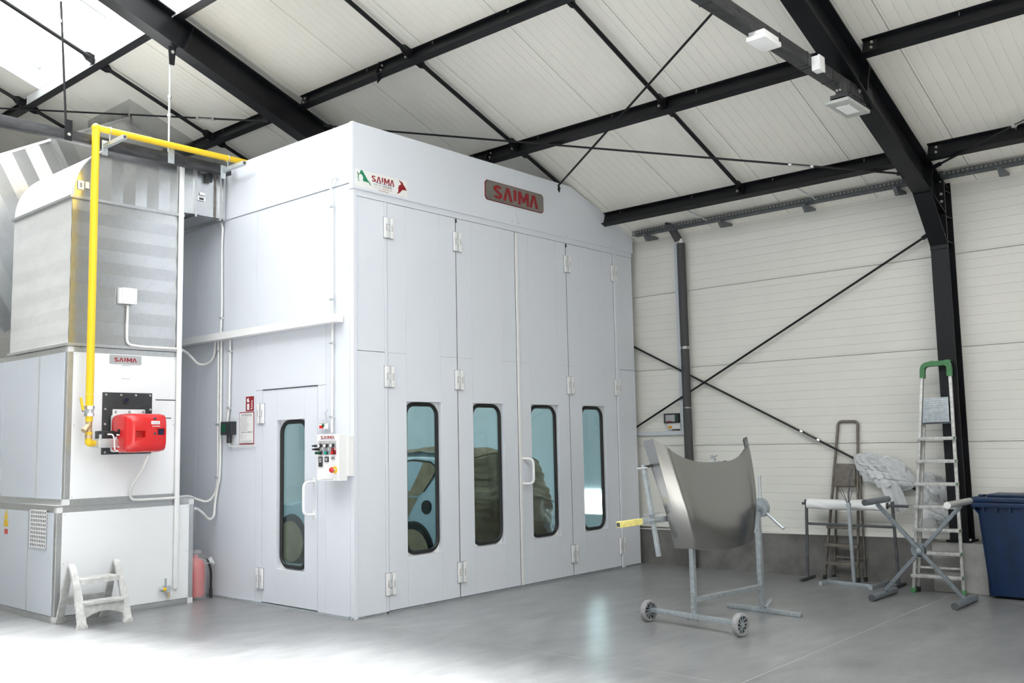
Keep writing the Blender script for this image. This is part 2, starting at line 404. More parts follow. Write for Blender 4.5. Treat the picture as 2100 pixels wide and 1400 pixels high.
sill = MB(); sill.hexa([V(q) for q in ((WX - .012, -6, zb(-6) - .003), (WX, -6, zb(-6) - .003), (WX, 1, zb(1) - .003), (WX - .012, 1, zb(1) - .003), (WX - .012, -6, zb(-6) + .012), (WX, -6, zb(-6) + .012), (WX, 1, zb(1) + .012), (WX - .012, 1, zb(1) + .012))])
tag(sill.build('trim_1', mat='cream_wall', smooth=0), 'thin cream drip strip along the top of the plinth', 'trim', kind='structure')
pr_ = MB().box(4.585, WX - .003, -4.27, -3.74, 0, .505, .012).build('trim_2', mat='pier', smooth=0); tag(pr_, 'pale concrete block carrying the black steel column', 'pier', kind='structure')
tag(MB().box(-10.7, 5.0, YB, YB + .12, 0, 9.2).build('wall_back', mat='cream_wall', smooth=0), 'cream back wall of the hall behind the booth', 'wall', kind='structure')
tag(MB().box(-10.7, 5.0, YN - .12, YN, 0, 9.2).build('wall_front', mat='cream_wall', smooth=0), 'cream near end wall of the hall', 'wall', kind='structure')
# unseen left wall; its wide gate opening is added to let in side light
lw = MB(); lw.box(-10.82, -10.7, YN, -3.2, 0, 4.7); lw.box(-10.82, -10.7, 2.3, YB, 0, 4.7); lw.box(-10.82, -10.7, -3.2, 2.3, 4.2, 4.7)
tag(lw.build('wall_left', mat='cream_wall', smooth=0), 'cream side wall with an added opening for side light facing the booth', 'wall', kind='structure')

# roof lining: panels run down the slope, seams every 1.055 m
SKX, SKY, SKN = -.79, 5.52, -11.0            # skylight edge (eaves side), far end, near end
ce = MB()
def slab(m, x0, x1, y0, y1, lift, th, f=rz):
    m.hexa([V(q) for q in ((x0, y0, f(x0) + lift), (x1, y0, f(x1) + lift), (x1, y1, f(x1) + lift), (x0, y1, f(x0) + lift), (x0, y0, f(x0) + lift + th), (x1, y0, f(x1) + lift + th), (x1, y1, f(x1) + lift + th), (x0, y1, f(x0) + lift + th))])
slab(ce, SKX + .03, 5.2, YN, YB, .03, .09); slab(ce, RIDGE, SKX + .03, SKY + .03, YB, .03, .09); slab(ce, RIDGE, SKX + .03, YN, SKN - .03, .03, .09)
ceo = ce.build('ceiling', mat='cream_roof', smooth=0); tag(ceo, 'cream roof lining of long panels sloping down to the right wall', 'ceiling', kind='structure')
y = -4.35 - 1.055 * 8
while y < YB:
    y1 = min(y + 1.055, YB)
    if y1 > -9:
        for (a, b) in ([(y, y1)] if not (y < SKY < y1) else [(y, SKY), (SKY, y1)]):
            m = MB(); slab(m, SKX + .025 if b <= SKY + .01 else RIDGE, 5.15, a + (.004 if abs(a - SKY) > .01 else .025), b - .004, 0, .03); m.build('roof_panel', ceo, 'cream_roof', smooth=0)
    y += 1.055
cl = MB(); L2 = 2 * RIDGE - SKX
slab(cl, -10.9, L2 - .03, YN, YB, 0, .1, lz); slab(cl, L2 - .03, RIDGE, SKY + .03, YB, 0, .1, lz); slab(cl, L2 - .03, RIDGE, YN, SKN - .03, 0, .1, lz)
tag(cl.build('ceiling_far_slope', mat='cream_roof', smooth=0), 'cream roof lining on the far side of the ridge skylight', 'ceiling', kind='structure')

# ridge skylight: upstand, glazing bars and milky panes
sk = thing('window_1', (RIDGE, 0, rz(SKX)), 'long white ridge skylight with milky panes above the air unit', 'skylight', kind='structure')
H = .285
def gz(x): return rz(SKX) + H + SL * (SKX - x) if x >= RIDGE else rz(SKX) + H + SL * (x - L2)
MB().box(SKX, SKX + .02, SKN, SKY, rz(SKX) - .02, rz(SKX) + H).build('upstand', sk, 'curb', smooth=0)
MB().box(SKX + .004, SKX + .010, SKN, SKY + .4, rz(SKX) - .135, rz(SKX) - .01).build('flashing', sk, 'curb', smooth=0)
MB().box(L2 - .02, L2, SKN, SKY, rz(SKX) - .02, rz(SKX) + H).build('upstand', sk, 'curb', smooth=0)
for yy in (SKY, SKN - .02):
    for xe in (L2, SKX):
        MB().prism([V((xe, yy, rz(SKX) - .02)), V((RIDGE, yy, rz(RIDGE) - .02)), V((RIDGE, yy, gz(RIDGE))), V((xe, yy, gz(xe)))], (0, .02, 0)).build('upstand', sk, 'curb', smooth=0)
yb = [SKY - 1.01 * i for i in range(17)]
for i, yy in enumerate(yb):
    for xe in (SKX, L2):
        MB().bar((xe, yy - .03, gz(xe) + .0), (RIDGE, yy - .03, gz(RIDGE)), .05, .06).build('glazing_bar', sk, 'curb', smooth=0)
    if i < 16:
        for xe in (SKX, L2):
            m = MB(); m.hexa([V((xe, yy - 1.01, gz(xe) + .03)), V((RIDGE, yy - 1.01, gz(RIDGE) + .03)), V((RIDGE, yy, gz(RIDGE) + .03)), V((xe, yy, gz(xe) + .03)), V((xe, yy - 1.01, gz(xe) + .04)), V((RIDGE, yy - 1.01, gz(RIDGE) + .04)), V((RIDGE, yy, gz(RIDGE) + .04)), V((xe, yy, gz(xe) + .04))])
            m.build('pane', sk, 'poly', smooth=0)
MB().box(RIDGE - .03, RIDGE + .03, SKN, SKY, gz(RIDGE) - .05, gz(RIDGE) + .03).build('ridge_bar', sk, 'curb', smooth=0)

# ================================================================== STEEL FRAME
def rafter(Y, label, full=True):
    r = thing('rafter', (4.7, Y, 4.0), label, 'rafter', 'steel rafters of the hall')
    a = 5.832
    xe = 4.72 if full else 3.35
    MB().ibeam((xe, Y, a - SL * xe), (RIDGE, Y, a - SL * RIDGE), .334, .18, .009, .014, RN).build('beam', r, 'black')
    MB().ibeam((RIDGE, Y, a - SL * RIDGE), (-10.6, Y, a - SL * RIDGE + SL * (RIDGE - -10.6) * -1), .334, .18, .009, .014, (-SL, 0, 1)).build('beam', r, 'black')
    # haunch: tapered web and a bent lower flange
    for x in (2.66, -.62):
        p = V((x, Y, a - SL * x))
        for s_ in (-1, 1): MB().obox(p + V((0, s_ * .047, 0)), RD * .006, V((0, .043, 0)), RN * .152).build('stiffener', r, 'black')
    if not full: return r
    h = MB(); pts = [(4.20, 4.092), (4.645, 3.60), (4.645, 3.95)]
    h.prism([V((x, Y - .005, z)) for x, z in pts], (0, .010, 0)); h.bar((4.205, Y, 4.085), (4.652, Y, 3.594), .18, .014, (1, 0, 1)); h.build('haunch', r, 'black')
    # stiffeners, end plate and bolts
    for x in (4.28,):
        p = V((x, Y, a - SL * x))
        for s_ in (-1, 1): MB().obox(p + V((0, s_ * .047, 0)), RD * .006, V((0, .043, 0)), RN * .152).build('stiffener', r, 'black')
    MB().box(4.636, 4.650, Y - .09, Y + .09, 3.56, 4.40).build('end_plate', r, 'black')
    for z in (4.06, 4.14, 4.28, 3.7):
        for s_ in (-1, 1): MB().bolt((4.636, Y + s_ * .06, z), (-1, 0, 0), .016).build('bolt', r, 'bolt')
    return r
rf1 = rafter(-4.0, 'black steel rafter that meets the wall column and carries the floodlight tube')
rf2 = rafter(2.1, 'black steel rafter passing over the back of the booth beside the skylight', False)
co = thing('steel_column', (4.76, -4.0, .505), 'tall black steel column standing on a concrete block against the cream wall', 'column')
MB().ibeam((4.76, -4.0, .525), (4.76, -4.0, 4.30), .22, .18, .009, .013, (1, 0, 0)).build('column_shaft', co, 'black')
MB().box(4.63, 4.885, -4.12, -3.88, .505, .527).build('base_plate', co, 'black')
for z in (3.63, 3.9, 4.18):
    for s_ in (-1, 1): MB().box(4.665, 4.858, -4 + s_ * .047 - .04, -4 + s_ * .047 + .04, z, z + .01).build('stiffener', co, 'black')
for sx in (4.66, 4.86):
    for s_ in (-1, 1): MB().bolt((sx, -4 + s_ * .105, .527), (0, 0, 1), .014).build('bolt', co, 'bolt')

PUX = {1: 4.18, 2: 2.555, 3: .87, 4: -.72, 5: -2.3}
PH = .165
bays = {'n': (-9.6, -4.1, 'in the bay beyond the wall column'), 'm': (-3.9, 2.0, 'in the bay between the two rafters'), 'f': (2.2, 8.25, 'in the bay behind the air unit')}
pname = {1: 'lowest black roof purlin, just above the cable tray,', 2: 'second black roof purlin up from the cable tray', 3: 'third black roof purlin up from the cable tray', 4: 'black roof purlin along the edge of the skylight', 5: 'black purlin under the skylight glass'}
for k, x in PUX.items():
    for b, (y0, y1, bl) in bays.items():
        if k == 5 and b == 'n': continue
        c = V((x, 0, rz(x))) - RN * (PH / 2 + .002)
        t = thing('purlin', (c.x, (y0 + y1) / 2, c.z - PH / 2), pname[k] + ' ' + bl, 'purlin', 'roof purlins')
        MB().ibeam((c.x, y0, c.z), (c.x, y1, c.z), PH, .085, .006, .009, RN).build('beam', t, 'black')
        for (ye, s_) in ((y0, 1), (y1, -1)):
            MB().obox(V((c.x, ye + s_ * .09, c.z)) - RD * .012, V((0, .05, 0)), RD * .006, RN * .06).build('end_cleat', t, 'black')
            for q in (-.03, .03): MB().bolt(V((c.x, ye + s_ * .09, c.z)) - RD * .018 + RN * q, -RD, .013).build('bolt', t, 'bolt')
        if b == 'm' and k in (2, 3):          # bolted splice with its stub cleat
            ys_ = RF(785, 146, 6.02).y if k == 3 else RF(1000, 318, 6.02).y
            q_ = V((c.x, ys_, c.z)) - RD * .012
            MB().obox(q_ - RD * .02, V((0, .006, 0)), RD * .03, RN * .07).build('splice_plate', t, 'black')
            MB().prism([q_ - RN * .08 + RD * -.03, q_ - RN * .08 + RD * .05, q_ - RN * .17 + RD * .02], (0, .012, 0)).build('splice_plate', t, 'black')
            for z_ in (-.03, .03): MB().bolt(q_ - RD * .01 + RN * z_ - V((0, .03, 0)), -RD, .013).build('bolt', t, 'bolt')
        nb = int((y1 - y0) / 1.055)
        for i in range(nb):                   # screw tips through the top flange
            p = V((c.x, y0 + .45 + i * 1.055, c.z)) + RN * (PH / 2 - .01) - RD * .028
            MB().cyl(p, p - RN * .035, .003, 5).build('screw', t, 'bolt')

def strut(k1, k2, Y, label):
    """round sag strut between two purlins with flattened gussets"""
    x0, x1 = PUX[k1] - .03, PUX[k2] + .03
    off = .075
    p0 = V((x0, Y, rz(x0))) - RN * off; p1 = V((x1, Y, rz(x1))) - RN * off
    t = thing('roof_strut', p0 - V((0, 0, .08)), label, 'strut', 'round struts between the purlins')
    d = (p1 - p0).normalized()
    MB().cyl(p0 + d * .08, p1 - d * .08, .024, 10).build('pipe', t, 'black')
    for p, s_ in ((p0, 1), (p1, -1)):
        q = MB(); c = p + d * s_ * .07; sd_ = V((0, 1, 0)); u_ = RN
        q.prism([c + d * s_ * a_ + u_ * b_ + sd_ * -.005 for a_, b_ in ((-.065, -.06), (-.065, .06), (.03, .055), (.08, .025), (.08, -.025), (.03, -.055))], sd_ * .010); q.build('gusset', t, 'black')
        MB().obox(p + d * s_ * .01 + sd_ * .02, d * .005, sd_ * .045, u_ * .06).build('end_plate', t, 'black')
        for z_ in (-.03, .03): MB().bolt(p + d * s_ * .015 + sd_ * .045 + u_ * z_, d * s_, .014).build('bolt', t, 'bolt')
nm = {(1, 2): 'from lowest to second purlin', (2, 3): 'from second to third purlin', (3, 4): 'from third purlin to skylight edge', (4, 5): 'under the skylight glass'}
for Y, gaps, wh in ((-2.02, ((1, 2), (2, 3)), 'nearest the wall column'), (.03, ((1, 2), (2, 3), (3, 4)), 'above the booth front'), (3.93, ((2, 3), (3, 4), (4, 5)), 'first past the booth rafter'), (6.03, ((2, 3), (3, 4), (4, 5)), 'beyond the roof duct')):
    for g in gaps: strut(g[0], g[1], Y, 'black round strut %s, %s' % (nm[g], wh))

def turnbuckle(parent, c, d, mat='bolt', L=.13):
    c, d = V(c), V(d).normalized(); a = d.orthogonal().normalized()
    m = MB()
    for s_ in (-1, 1):
        m.bar(c - d * L * .8 + a * s_ * .017, c + d * L * .8 + a * s_ * .017, .012, .012, d.cross(a)); m.cyl(c + d * s_ * L * .75, c + d * s_ * L, .022, 8)
    m.build('turnbuckle', parent, mat)
def rod(name, p0, p1, label, r=.012, tb=None, cat='bracing rod', group='diagonal bracing rods', mat='black', ends=True):
    p0, p1 = V(p0), V(p1); lo = p0 if p0.z < p1.z else p1
    t = thing(name, lo, label, cat, group); d = (p1 - p0).normalized()
    MB().cyl(p0, p1, r, 8).build('bar', t, mat)
    if ends:
        for p, s_ in ((p0, 1), (p1, -1)):
            MB().cyl(p, p + d * s_ * .09, r * 1.9, 8).build('fork_end', t, mat)
    if tb is not None: turnbuckle(t, p0.lerp(p1, tb), d)
    return t
A0, A1 = RF(1858, 357, 5.915), RF(665, 258, 5.915)
rod('brace_rod', A0, A1, 'long black roof brace rod from the column head to the far rafter', tb=.16)
B1 = V((3.216, 0, 4.744)); Bd = (RF(1467, 20, 5.925) - B1).normalized()
rod('brace_rod', B1 - Bd * .9, B1 + Bd * 4.35, 'black roof brace rod that pierces the booth fascia beside the metal sign', ends=False)
C0, C1 = RF(552, 249, 5.915), RF(0, 222, 5.915)
rod('brace_rod', C0, C0 + (C1 - C0) * 1.15, 'black roof brace rod crossing in front of the square roof duct', tb=.19)
D0, D1 = RF(1914, 343, 5.915), RF(2100, 247, 5.915)
rod('brace_rod', D0, D0 + (D1 - D0) * 2.4, 'black roof brace rod leaving the column head away from the booth', tb=.42)
wa, wb_ = V((4.82, -3.86, 3.775)), V((4.82, .03, 1.784))
rod('brace_rod', wa, wa + (wb_ - wa) * 1.13, 'black wall brace rod rising from the booth corner to the column head', r=.013)
wc, wd = V((4.83, .02, 2.847)), V((4.83, -2.884, 1.357))
rod('brace_rod', wc - (wd - wc) * .15, wc + (wd - wc) * 1.30, 'black wall brace rod running down behind the ladders, hung with plastic', r=.013, tb=.672)
# slot where the rod passes the fascia
sp_ = MB().obox(V((3.216, -.026, 4.715)), (.014, 0, -.02), (0, .004, 0), (.012, 0, .03)).build('rod_slot', mat='black'); tag(sp_, 'small black slot plate on the fascia where a rod passes', 'plate')

# horizontal tie tubes of the two frames
def tie(Y, x0, x1, z0, z1, label, mat):
    t = thing('tie_tube', ((x0 + x1) / 2, Y, z0), label, 'tie beam', 'square tie tubes')
    MB().box(x0, x1, Y - .05, Y + .05, z0, z1, .006).build('tube', t, mat)
    return t
t1 = tie(-4.0, RIDGE, 2.62, 4.635, 4.745, 'dusty black square tube carrying the floodlight below the column rafter', 'black_dusty')
MB().box(2.42, 2.86, -4.045, -4.033, 4.60, 4.80).build('gusset', t1, 'black')
MB().box(2.42, 2.86, -3.967, -3.955, 4.60, 4.80).build('gusset', t1, 'black')
for x, z in ((2.52, 4.70), (2.76, 4.66)):
    MB().bolt((x, -4.045, z), (0, -1, 0), .02).build('bolt', t1, 'bolt')
for x in (-.1, .95, 1.45, 1.52, 1.95, 2.33):
    MB().box(x - .006, x + .006, -4.053, -3.947, 4.632, 4.748).build('cable_band', t1, 'rubber')
t2 = tie(2.1, RIDGE, -.06, 4.655, 4.755, 'dusty black square tube hanging in front of the galvanised ducts', 'black_dusty')
for (x, zt, lab, mt) in ((-.79, 5.93, 'pale suspension rod with turnbuckle above the yellow pipe', 'zinc_light'), (-1.87, 6.33, 'dark suspension rod hanging from the skylight end of the rafter', 'black')):
    x1 = x if mt != 'black' else -1.975
    rr = thing('suspension_rod', (x, 2.1, 4.755), lab, 'rod', 'suspension rods')
    MB().cyl((x, 2.1, 4.74), (x1, 2.1, zt), .011, 8).build('bar', rr, mt)
    MB().box(x - .035, x + .035, 2.042, 2.049, 4.64, 4.85).build('bracket', rr, 'zinc_light' if mt != 'black' else 'black')
    MB().bolt((x, 2.042, 4.70), (0, -1, 0), .018).build('bolt', rr, 'bolt')
    MB().prism([V((x1 - .045, 2.06, zt)), V((x1 + .045, 2.06, zt)), V((x1 + .028, 2.06, zt - .2)), V((x1 - .028, 2.06, zt - .2))], (0, .012, 0)).build('fork', rr, 'black')
    MB().bolt((x1, 2.06, zt - .06), (0, -1, 0), .02).build('bolt', rr, 'bolt')
    turnbuckle(rr, (x if mt != 'black' else x1 + .01, 2.1, 5.28 if mt != 'black' else 5.95), (0, 0, 1), 'bolt', .12)

# ------------------------------------------------------------------ fittings on the tie tube and wall
e = thing('emergency_light', (.665, -4.05, 4.56), 'white flat rectangular lamp box under the dusty tube', 'lamp')
MB().box(.545, .785, -4.115, -3.985, 4.60, 4.636, .006).build('housing', e, 'white')
MB().box(.53, .80, -4.128, -3.972, 4.562, 4.60, .008).build('diffuser', e, 'white_gloss')
j = thing('junction_box', (1.56, -4.08, 4.59), 'small white junction box strapped to the side of the dusty tube', 'box')
MB().box(1.51, 1.61, -4.11, -4.05, 4.60, 4.72, .005).build('box', j, 'white'); MB().box(1.506, 1.614, -4.122, -4.11, 4.596, 4.724, .003).build('lid', j, 'white')
fl = thing('floodlight', (2.15, -4.08, 4.42), 'square grey LED floodlight on a black bracket under the dusty tube', 'lamp')
MB().box(2.0, 2.10, -4.10, -4.04, 4.50, 4.64, .004).build('bracket', fl, 'dark_plastic')
m = MB()
for i in range(9): m.box(1.93 + i * .05, 1.94 + i * .05, -4.17, -4.02, 4.455, 4.505)
m.box(1.93, 2.34, -4.15, -4.03, 4.455, 4.475); m.build('heat_sink', fl, 'dark_plastic')
MB().box(1.90, 2.38, -4.19, -3.98, 4.425, 4.456, .01).build('housing', fl, 'lamp_grey')
MB().box(2.02, 2.26, -4.145, -4.03, 4.42, 4.427).build('lens', fl, 'white_gloss')
led = MB()
for i in range(8):
    for s_ in (-1, 1): led.cyl((2.0 + i * .04, -4.0875 + s_ * .073, 4.420), (2.0 + i * .04, -4.0875 + s_ * .073, 4.4255), .008, 6)
led.build('lens_ring', fl, 'bolt')['kind'] = 'stuff'
for y_ in (-4.085, -4.06): MB().bolt((1.998, y_, 4.56), (-1, 0, 0), .01).build('bolt', fl, 'bolt')

TRX = 4.56; TT = PX(1640, 409, TRX).z; TB = TT - .055
tr = thing('cable_tray', (TRX + .06, -2.5, TB), 'perforated grey steel cable tray running along the eaves above the cream wall', 'cable tray')
m = MB(); y0, y1 = -6.5, -.17
for k in range(4): z = TB + .006 + k * .0135; m.box(TRX, TRX + .003, y0, y1, z - .0035, z + .0035)
m.box(TRX - .003, TRX + .006, y0, y1, TT - .006, TT)
for x in (.005, .03, .06, .09, .115): m.box(TRX + x - .006, TRX + x + .006, y0, y1, TB, TB + .003)
n = int((y1 - y0) / .045)
for i in range(n):
    yy = y0 + i * .045; m.box(TRX, TRX + .003, yy, yy + .017, TB, TT); m.box(TRX, TRX + .12, yy, yy + .017, TB, TB + .003)
m.box(TRX + .117, TRX + .12, y0, y1, TB, TT)
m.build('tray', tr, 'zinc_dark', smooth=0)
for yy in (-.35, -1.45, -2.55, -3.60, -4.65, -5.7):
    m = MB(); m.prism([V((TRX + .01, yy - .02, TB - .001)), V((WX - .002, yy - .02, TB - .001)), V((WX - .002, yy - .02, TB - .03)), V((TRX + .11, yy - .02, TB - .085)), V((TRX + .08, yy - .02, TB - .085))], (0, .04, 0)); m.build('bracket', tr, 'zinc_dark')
for yy in (-1.30, -2.72):
    rr = MB(); rr.cyl((TRX + .05, yy, TB + .01), (4.19, yy + .05, rz(4.19) - .16), .009, 6); rr.build('stay_rod', tr, 'zinc_light')
# insulated downpipe
dp = thing('insulated_pipe', (4.80, -.68, 0), 'dark grey insulated pipe running down the cream wall behind the booth corner', 'pipe')
q = [PX(1367, 449, 4.62), PX(1391, 492, 4.80)]
MB().cyl(q[0], q[1], .052, 14).build('pipe_sleeve', dp, 'insulation')
for (a, b) in ((4.14, 2.80), (2.76, 2.02), (2.0, 0.0)): MB().cyl((4.80, -.765, a), (4.80, -.765, b), .055, 16).build('pipe_sleeve', dp, 'insulation')
MB().cyl((4.80, -.765, 4.2), (4.80, -.765, 0.0), .03, 12).build('pipe', dp, 'plastic_grey')
MB().cyl(q[0] - (q[1] - q[0]).normalized() * .07, q[0], .03, 12).build('pipe', dp, 'plastic_grey')
MB().cyl((4.80, -.765, 4.22), q[1], .03, 12).build('pipe', dp, 'plastic_grey')
# surface trunking beside it
a_ = PX(1389, 500, 4.87); b_ = PX(1402, 886, 4.87); c_ = PX(1308, 886, 4.87)
sx = thing('wall_trunking', (4.87, a_.y, b_.z), 'grey plastic cable trunking forming an angle around the small wall controller', 'trunking')
MB().box(4.85, WX, b_.y - .02, b_.y + .03, b_.z - .03, a_.z).build('riser', sx, 'trunk_grey'); MB().box(4.85, WX, b_.y + .03, .12, b_.z - .03, b_.z + .02).build('branch', sx, 'trunk_grey')
# controller
cb = thing('wall_controller', (4.85, -.52, 1.72), 'small dark controller box with cable glands on the cream wall', 'controller')
p, q = PX(1361.5, 848, 4.84), PX(1392, 867, 4.84)
MB().box(4.83, WX, q.y, p.y, q.z, p.z, .006).build('cover', cb, 'dark_plastic')
MB().box(4.826, 4.831, q.y + .05, p.y - .03, q.z + .02, p.z - .02).build('display', cb, 'ink_grey')
MB().box(4.823, 4.827, q.y + .03, q.y + .045, q.z + .02, p.z - .015).build('switch', cb, 'green_btn')
MB().box(4.824, 4.827, p.y - .12, p.y - .05, q.z + .012, q.z + .028).build('badge', cb, 'red_dark')
MB().box(4.85, WX, q.y - .03, p.y - .04, q.z - .075, q.z).build('terminal_box', cb, 'plastic_grey')
MB().box(4.846, 4.851, p.y - .11, p.y - .05, q.z - .065, q.z - .035).build('sticker', cb, 'amber')
for i in range(5): MB().cyl((4.87, q.y - .01 + i * .03, q.z - .075), (4.87, q.y - .01 + i * .03, q.z - .12), .007, 8).build('cable_gland', cb, 'ink')

# ================================================================== PAINT BOOTH
BW, BT, BD = 4.772, 4.786, 7.3
XK, ZR, ZF, ZD = 3.462, 4.363, 4.119, 4.052
J = [.441, 1.424, 2.391, 3.349, 4.336]
bo = thing('paint_booth', (BW / 2, BD / 2, 0), 'large white paint spray booth with folding front doors and narrow windows', 'paint booth')
def panel(name, x0, x1, y0, y1, z0, z1, par=bo, mat='booth', bev=.003):
    return MB().box(x0, x1, y0, y1, z0, z1, bev).build(name, par, mat, smooth=0)
# inner lining (also closes the joints between panels)
m = MB()
m.box(.062, .08, .07, .70, 0, 4.16); m.box(.062, .08, 1.30, BD, 0, 4.16); m.box(.062, .08, .70, 1.30, 0, .33); m.box(.062, .08, .70, 1.30, 1.95, 4.16); m.box(BW - .08, BW - .062, .07, BD, 0, 4.16); m.box(.08, BW - .08, BD - .08, BD, 0, 4.16)
m.box(.062, BW - .062, .07, BD, 4.16, 4.19)
m.build('inner_lining', bo, 'booth_in', smooth=0)
panel('floor_plate', .08, BW - .08, .1, BD - .08, 0.001, .012, mat='plastic_grey', bev=0)
panel('wall_panel', BW - .06, BW, .06, BD, .02, 4.2)
panel('roof_panel', .06, BW - .06, .06, BD, 4.19, 4.24, bev=0)
# --- front: posts, filler panels, header, fascia
panel('corner_post', 0, .045, -.012, .045, .0, ZF)
for (a, b) in ((.0, 2.528), (2.531, ZD)): panel('filler_panel', .048, .40, 0, .06, a + .003, b)
panel('door_jamb', .402, J[0] - .004, -.004, .06, .0, ZD)
panel('door_jamb', J[4] + .004, 4.398, -.02, .06, 0, ZD)
for (a, b) in ((.0, 2.528), (2.531, ZD)): panel('filler_panel', 4.402, BW, 0, .06, a + .003, b)
panel('header_rail', .048, BW, -.006, .06, ZD + .003, ZF + .01)
XJ = 2.405
for poly in ([(-.014, ZF), (XJ - .001, ZF), (XJ - .001, BT), (-.014, BT)], [(XJ + .001, ZF), (BW + .012, ZF), (BW + .012, ZR), (XK, BT), (XJ + .001, BT)]):
    MB().prism([V((x, -.022, z)) for x, z in poly], (0, .05, 0)).build('fascia_panel', bo, 'booth', smooth=0)
panel('fascia_return', -.016, .02, -.023, .028, ZF - .002, BT + .004)
for x, z in ((2.33, 4.16), (2.44, 4.16), (3.35, 4.14), (4.3, 4.14)): MB().cyl((x, -.024, z), (x, -.021, z), .007, 8).build('screw', bo, 'ink_grey')
panel('sill', 0, BW, -.004, .06, 0, .018, mat='zinc', bev=0)

def rrect(u0, u1, v0, v1, r, n=6):
    out = []
    for (cx, cy, a) in ((u1 - r, v1 - r, 0), (u0 + r, v1 - r, 90), (u0 + r, v0 + r, 180), (u1 - r, v0 + r, 270)):
        for i in range(n + 1):
            t = math.radians(a + 90 * i / n); out.append((cx + r * math.cos(t), cy + r * math.sin(t)))
    return out
def frame_plate(m, f, u0, u1, v0, v1, hole, d0, d1):
    """plate with a round-cornered hole; f(u,v,d) -> point"""
    n = len(hole); cu, cv = (u0 + u1) / 2, (v0 + v1) / 2
    def outer(p):
        x, y_ = p[0] - cu, p[1] - cv; k = min((u1 - u0) / 2 / abs(x) if abs(x) > 1e-9 else 9e9, (v1 - v0) / 2 / abs(y_) if abs(y_) > 1e-9 else 9e9)
        return (cu + x * k, cv + y_ * k)
    for d in (d0, d1):
        hi = [m.bm.verts.new(f(*p, d)) for p in hole]; ho = [m.bm.verts.new(f(*outer(p), d)) for p in hole]
        for i in range(n): m.face([hi[i], hi[(i + 1) % n], ho[(i + 1) % n], ho[i]])
    for i in range(n): m.poly([f(*hole[i], d0), f(*hole[(i + 1) % n], d0), f(*hole[(i + 1) % n], d1), f(*hole[i], d1)])
def leaf(f, u0, u1, v0, v1, w0, w1, x0, x1, split, flip):
    """door leaf: back plate with window hole, skin panels, gasket, glass. f(u,v,d): d outwards"""
    m = MB(); hole = rrect(w0 + .018, w1 - .018, x0 + .022, x1 - .02, .12)
    frame_plate(m, f, w0 - .01, w1 + .01, x0 - .01, x1 + .01, hole, -.055, -.068)
    d = m.build('door_leaf', bo, 'white', smooth=0)
    def skin(a, b, c, e):
        q = MB(); p = [f(a, c, -.06), f(b, c, -.06), f(b, e, -.06), f(a, e, -.06), f(a, c, 0), f(b, c, 0), f(b, e, 0), f(a, e, 0)]
        q.hexa(p, .0015); q.build('panel', d, 'booth', smooth=0)
    g = .0008
    for (a, b) in ((u0, w0), (w1, u1)):
        for (c, e) in ((v0, min(split, v1)), (min(split, v1), v1)):
            if e - c > .01: skin(a + g, b - g, c + g, e - g)
    skin(w0 + g, w1 - g, v0 + g, x0); skin(w0 + g, w1 - g, x1, v1 - g)
    q = MB(); q.tube([f(a, b, -.05) for a, b in rrect(w0 + .022, w1 - .022, x0 + .026, x1 - .024, .115)], .021, 8, closed=True); q.build('window_gasket', d, 'rubber')
    q = MB(); q.prism([f(a, b, -.062) for a, b in rrect(w0 + .02, w1 - .02, x0 + .024, x1 - .022, .12)], f(0, 0, -.066) - f(0, 0, -.062)); q.build('window_glass', d, 'window_glass', smooth=0)
    return d
ff = lambda u, v, d: V((u, -d, v))
leaves = []
wins = [(.688, 1.168), (1.652, 2.144), (2.622, 3.129), (3.598, 4.072)]
for i in range(4):
    leaves.append(leaf(ff, J[i] + .002, J[i + 1] - .008 + (.0 if i < 3 else .004), .022, ZD, wins[i][0], wins[i][1], .508, 2.048, 2.53, 0))
for i in (0, 1, 2, 3):
    MB().box(J[i] - .0075, J[i] + .0015, .003, .05, .022, ZD).build('gap_shade_strip', leaves[i], 'rubber', smooth=0)  # dark strips added so the gaps between leaves read as shaded lines
MB().box(J[4] - .002, J[4] + .005, .003, .05, .022, ZD).build('gap_shade_strip', leaves[3], 'rubber', smooth=0)
MB().box(J[2] - .002, J[2] + .035, -.014, .0, .022, 4.03, .003).build('meeting_strip', leaves[2], 'white', smooth=0)
for i in (1, 3):
    MB().cyl((J[i], -.006, ZD - .05), (J[i], -.006, ZD - .01), .008, 8).build('pivot_pin', leaves[i], 'rubber')
def handle(f, u, v0, v1, du, par, out=.12):
    m = MB(); m.tube(smooth_path([f(u, v1, 0), f(u + du * .15, v1, out), f(u + du * .15, v0, out), f(u, v0, 0)], 8, .06), .0145, 10); h = m.build('handle', par, 'white_gloss', smooth=60)
    return h
handle(ff, 2.447, 1.145, 1.428, .4, leaves[2], .115)
for z in (1.145, 1.428):
    MB().box(2.432, 2.475, -.006, 0, z - .035, z + .035, .002).build('handle_plate', leaves[2], 'white')
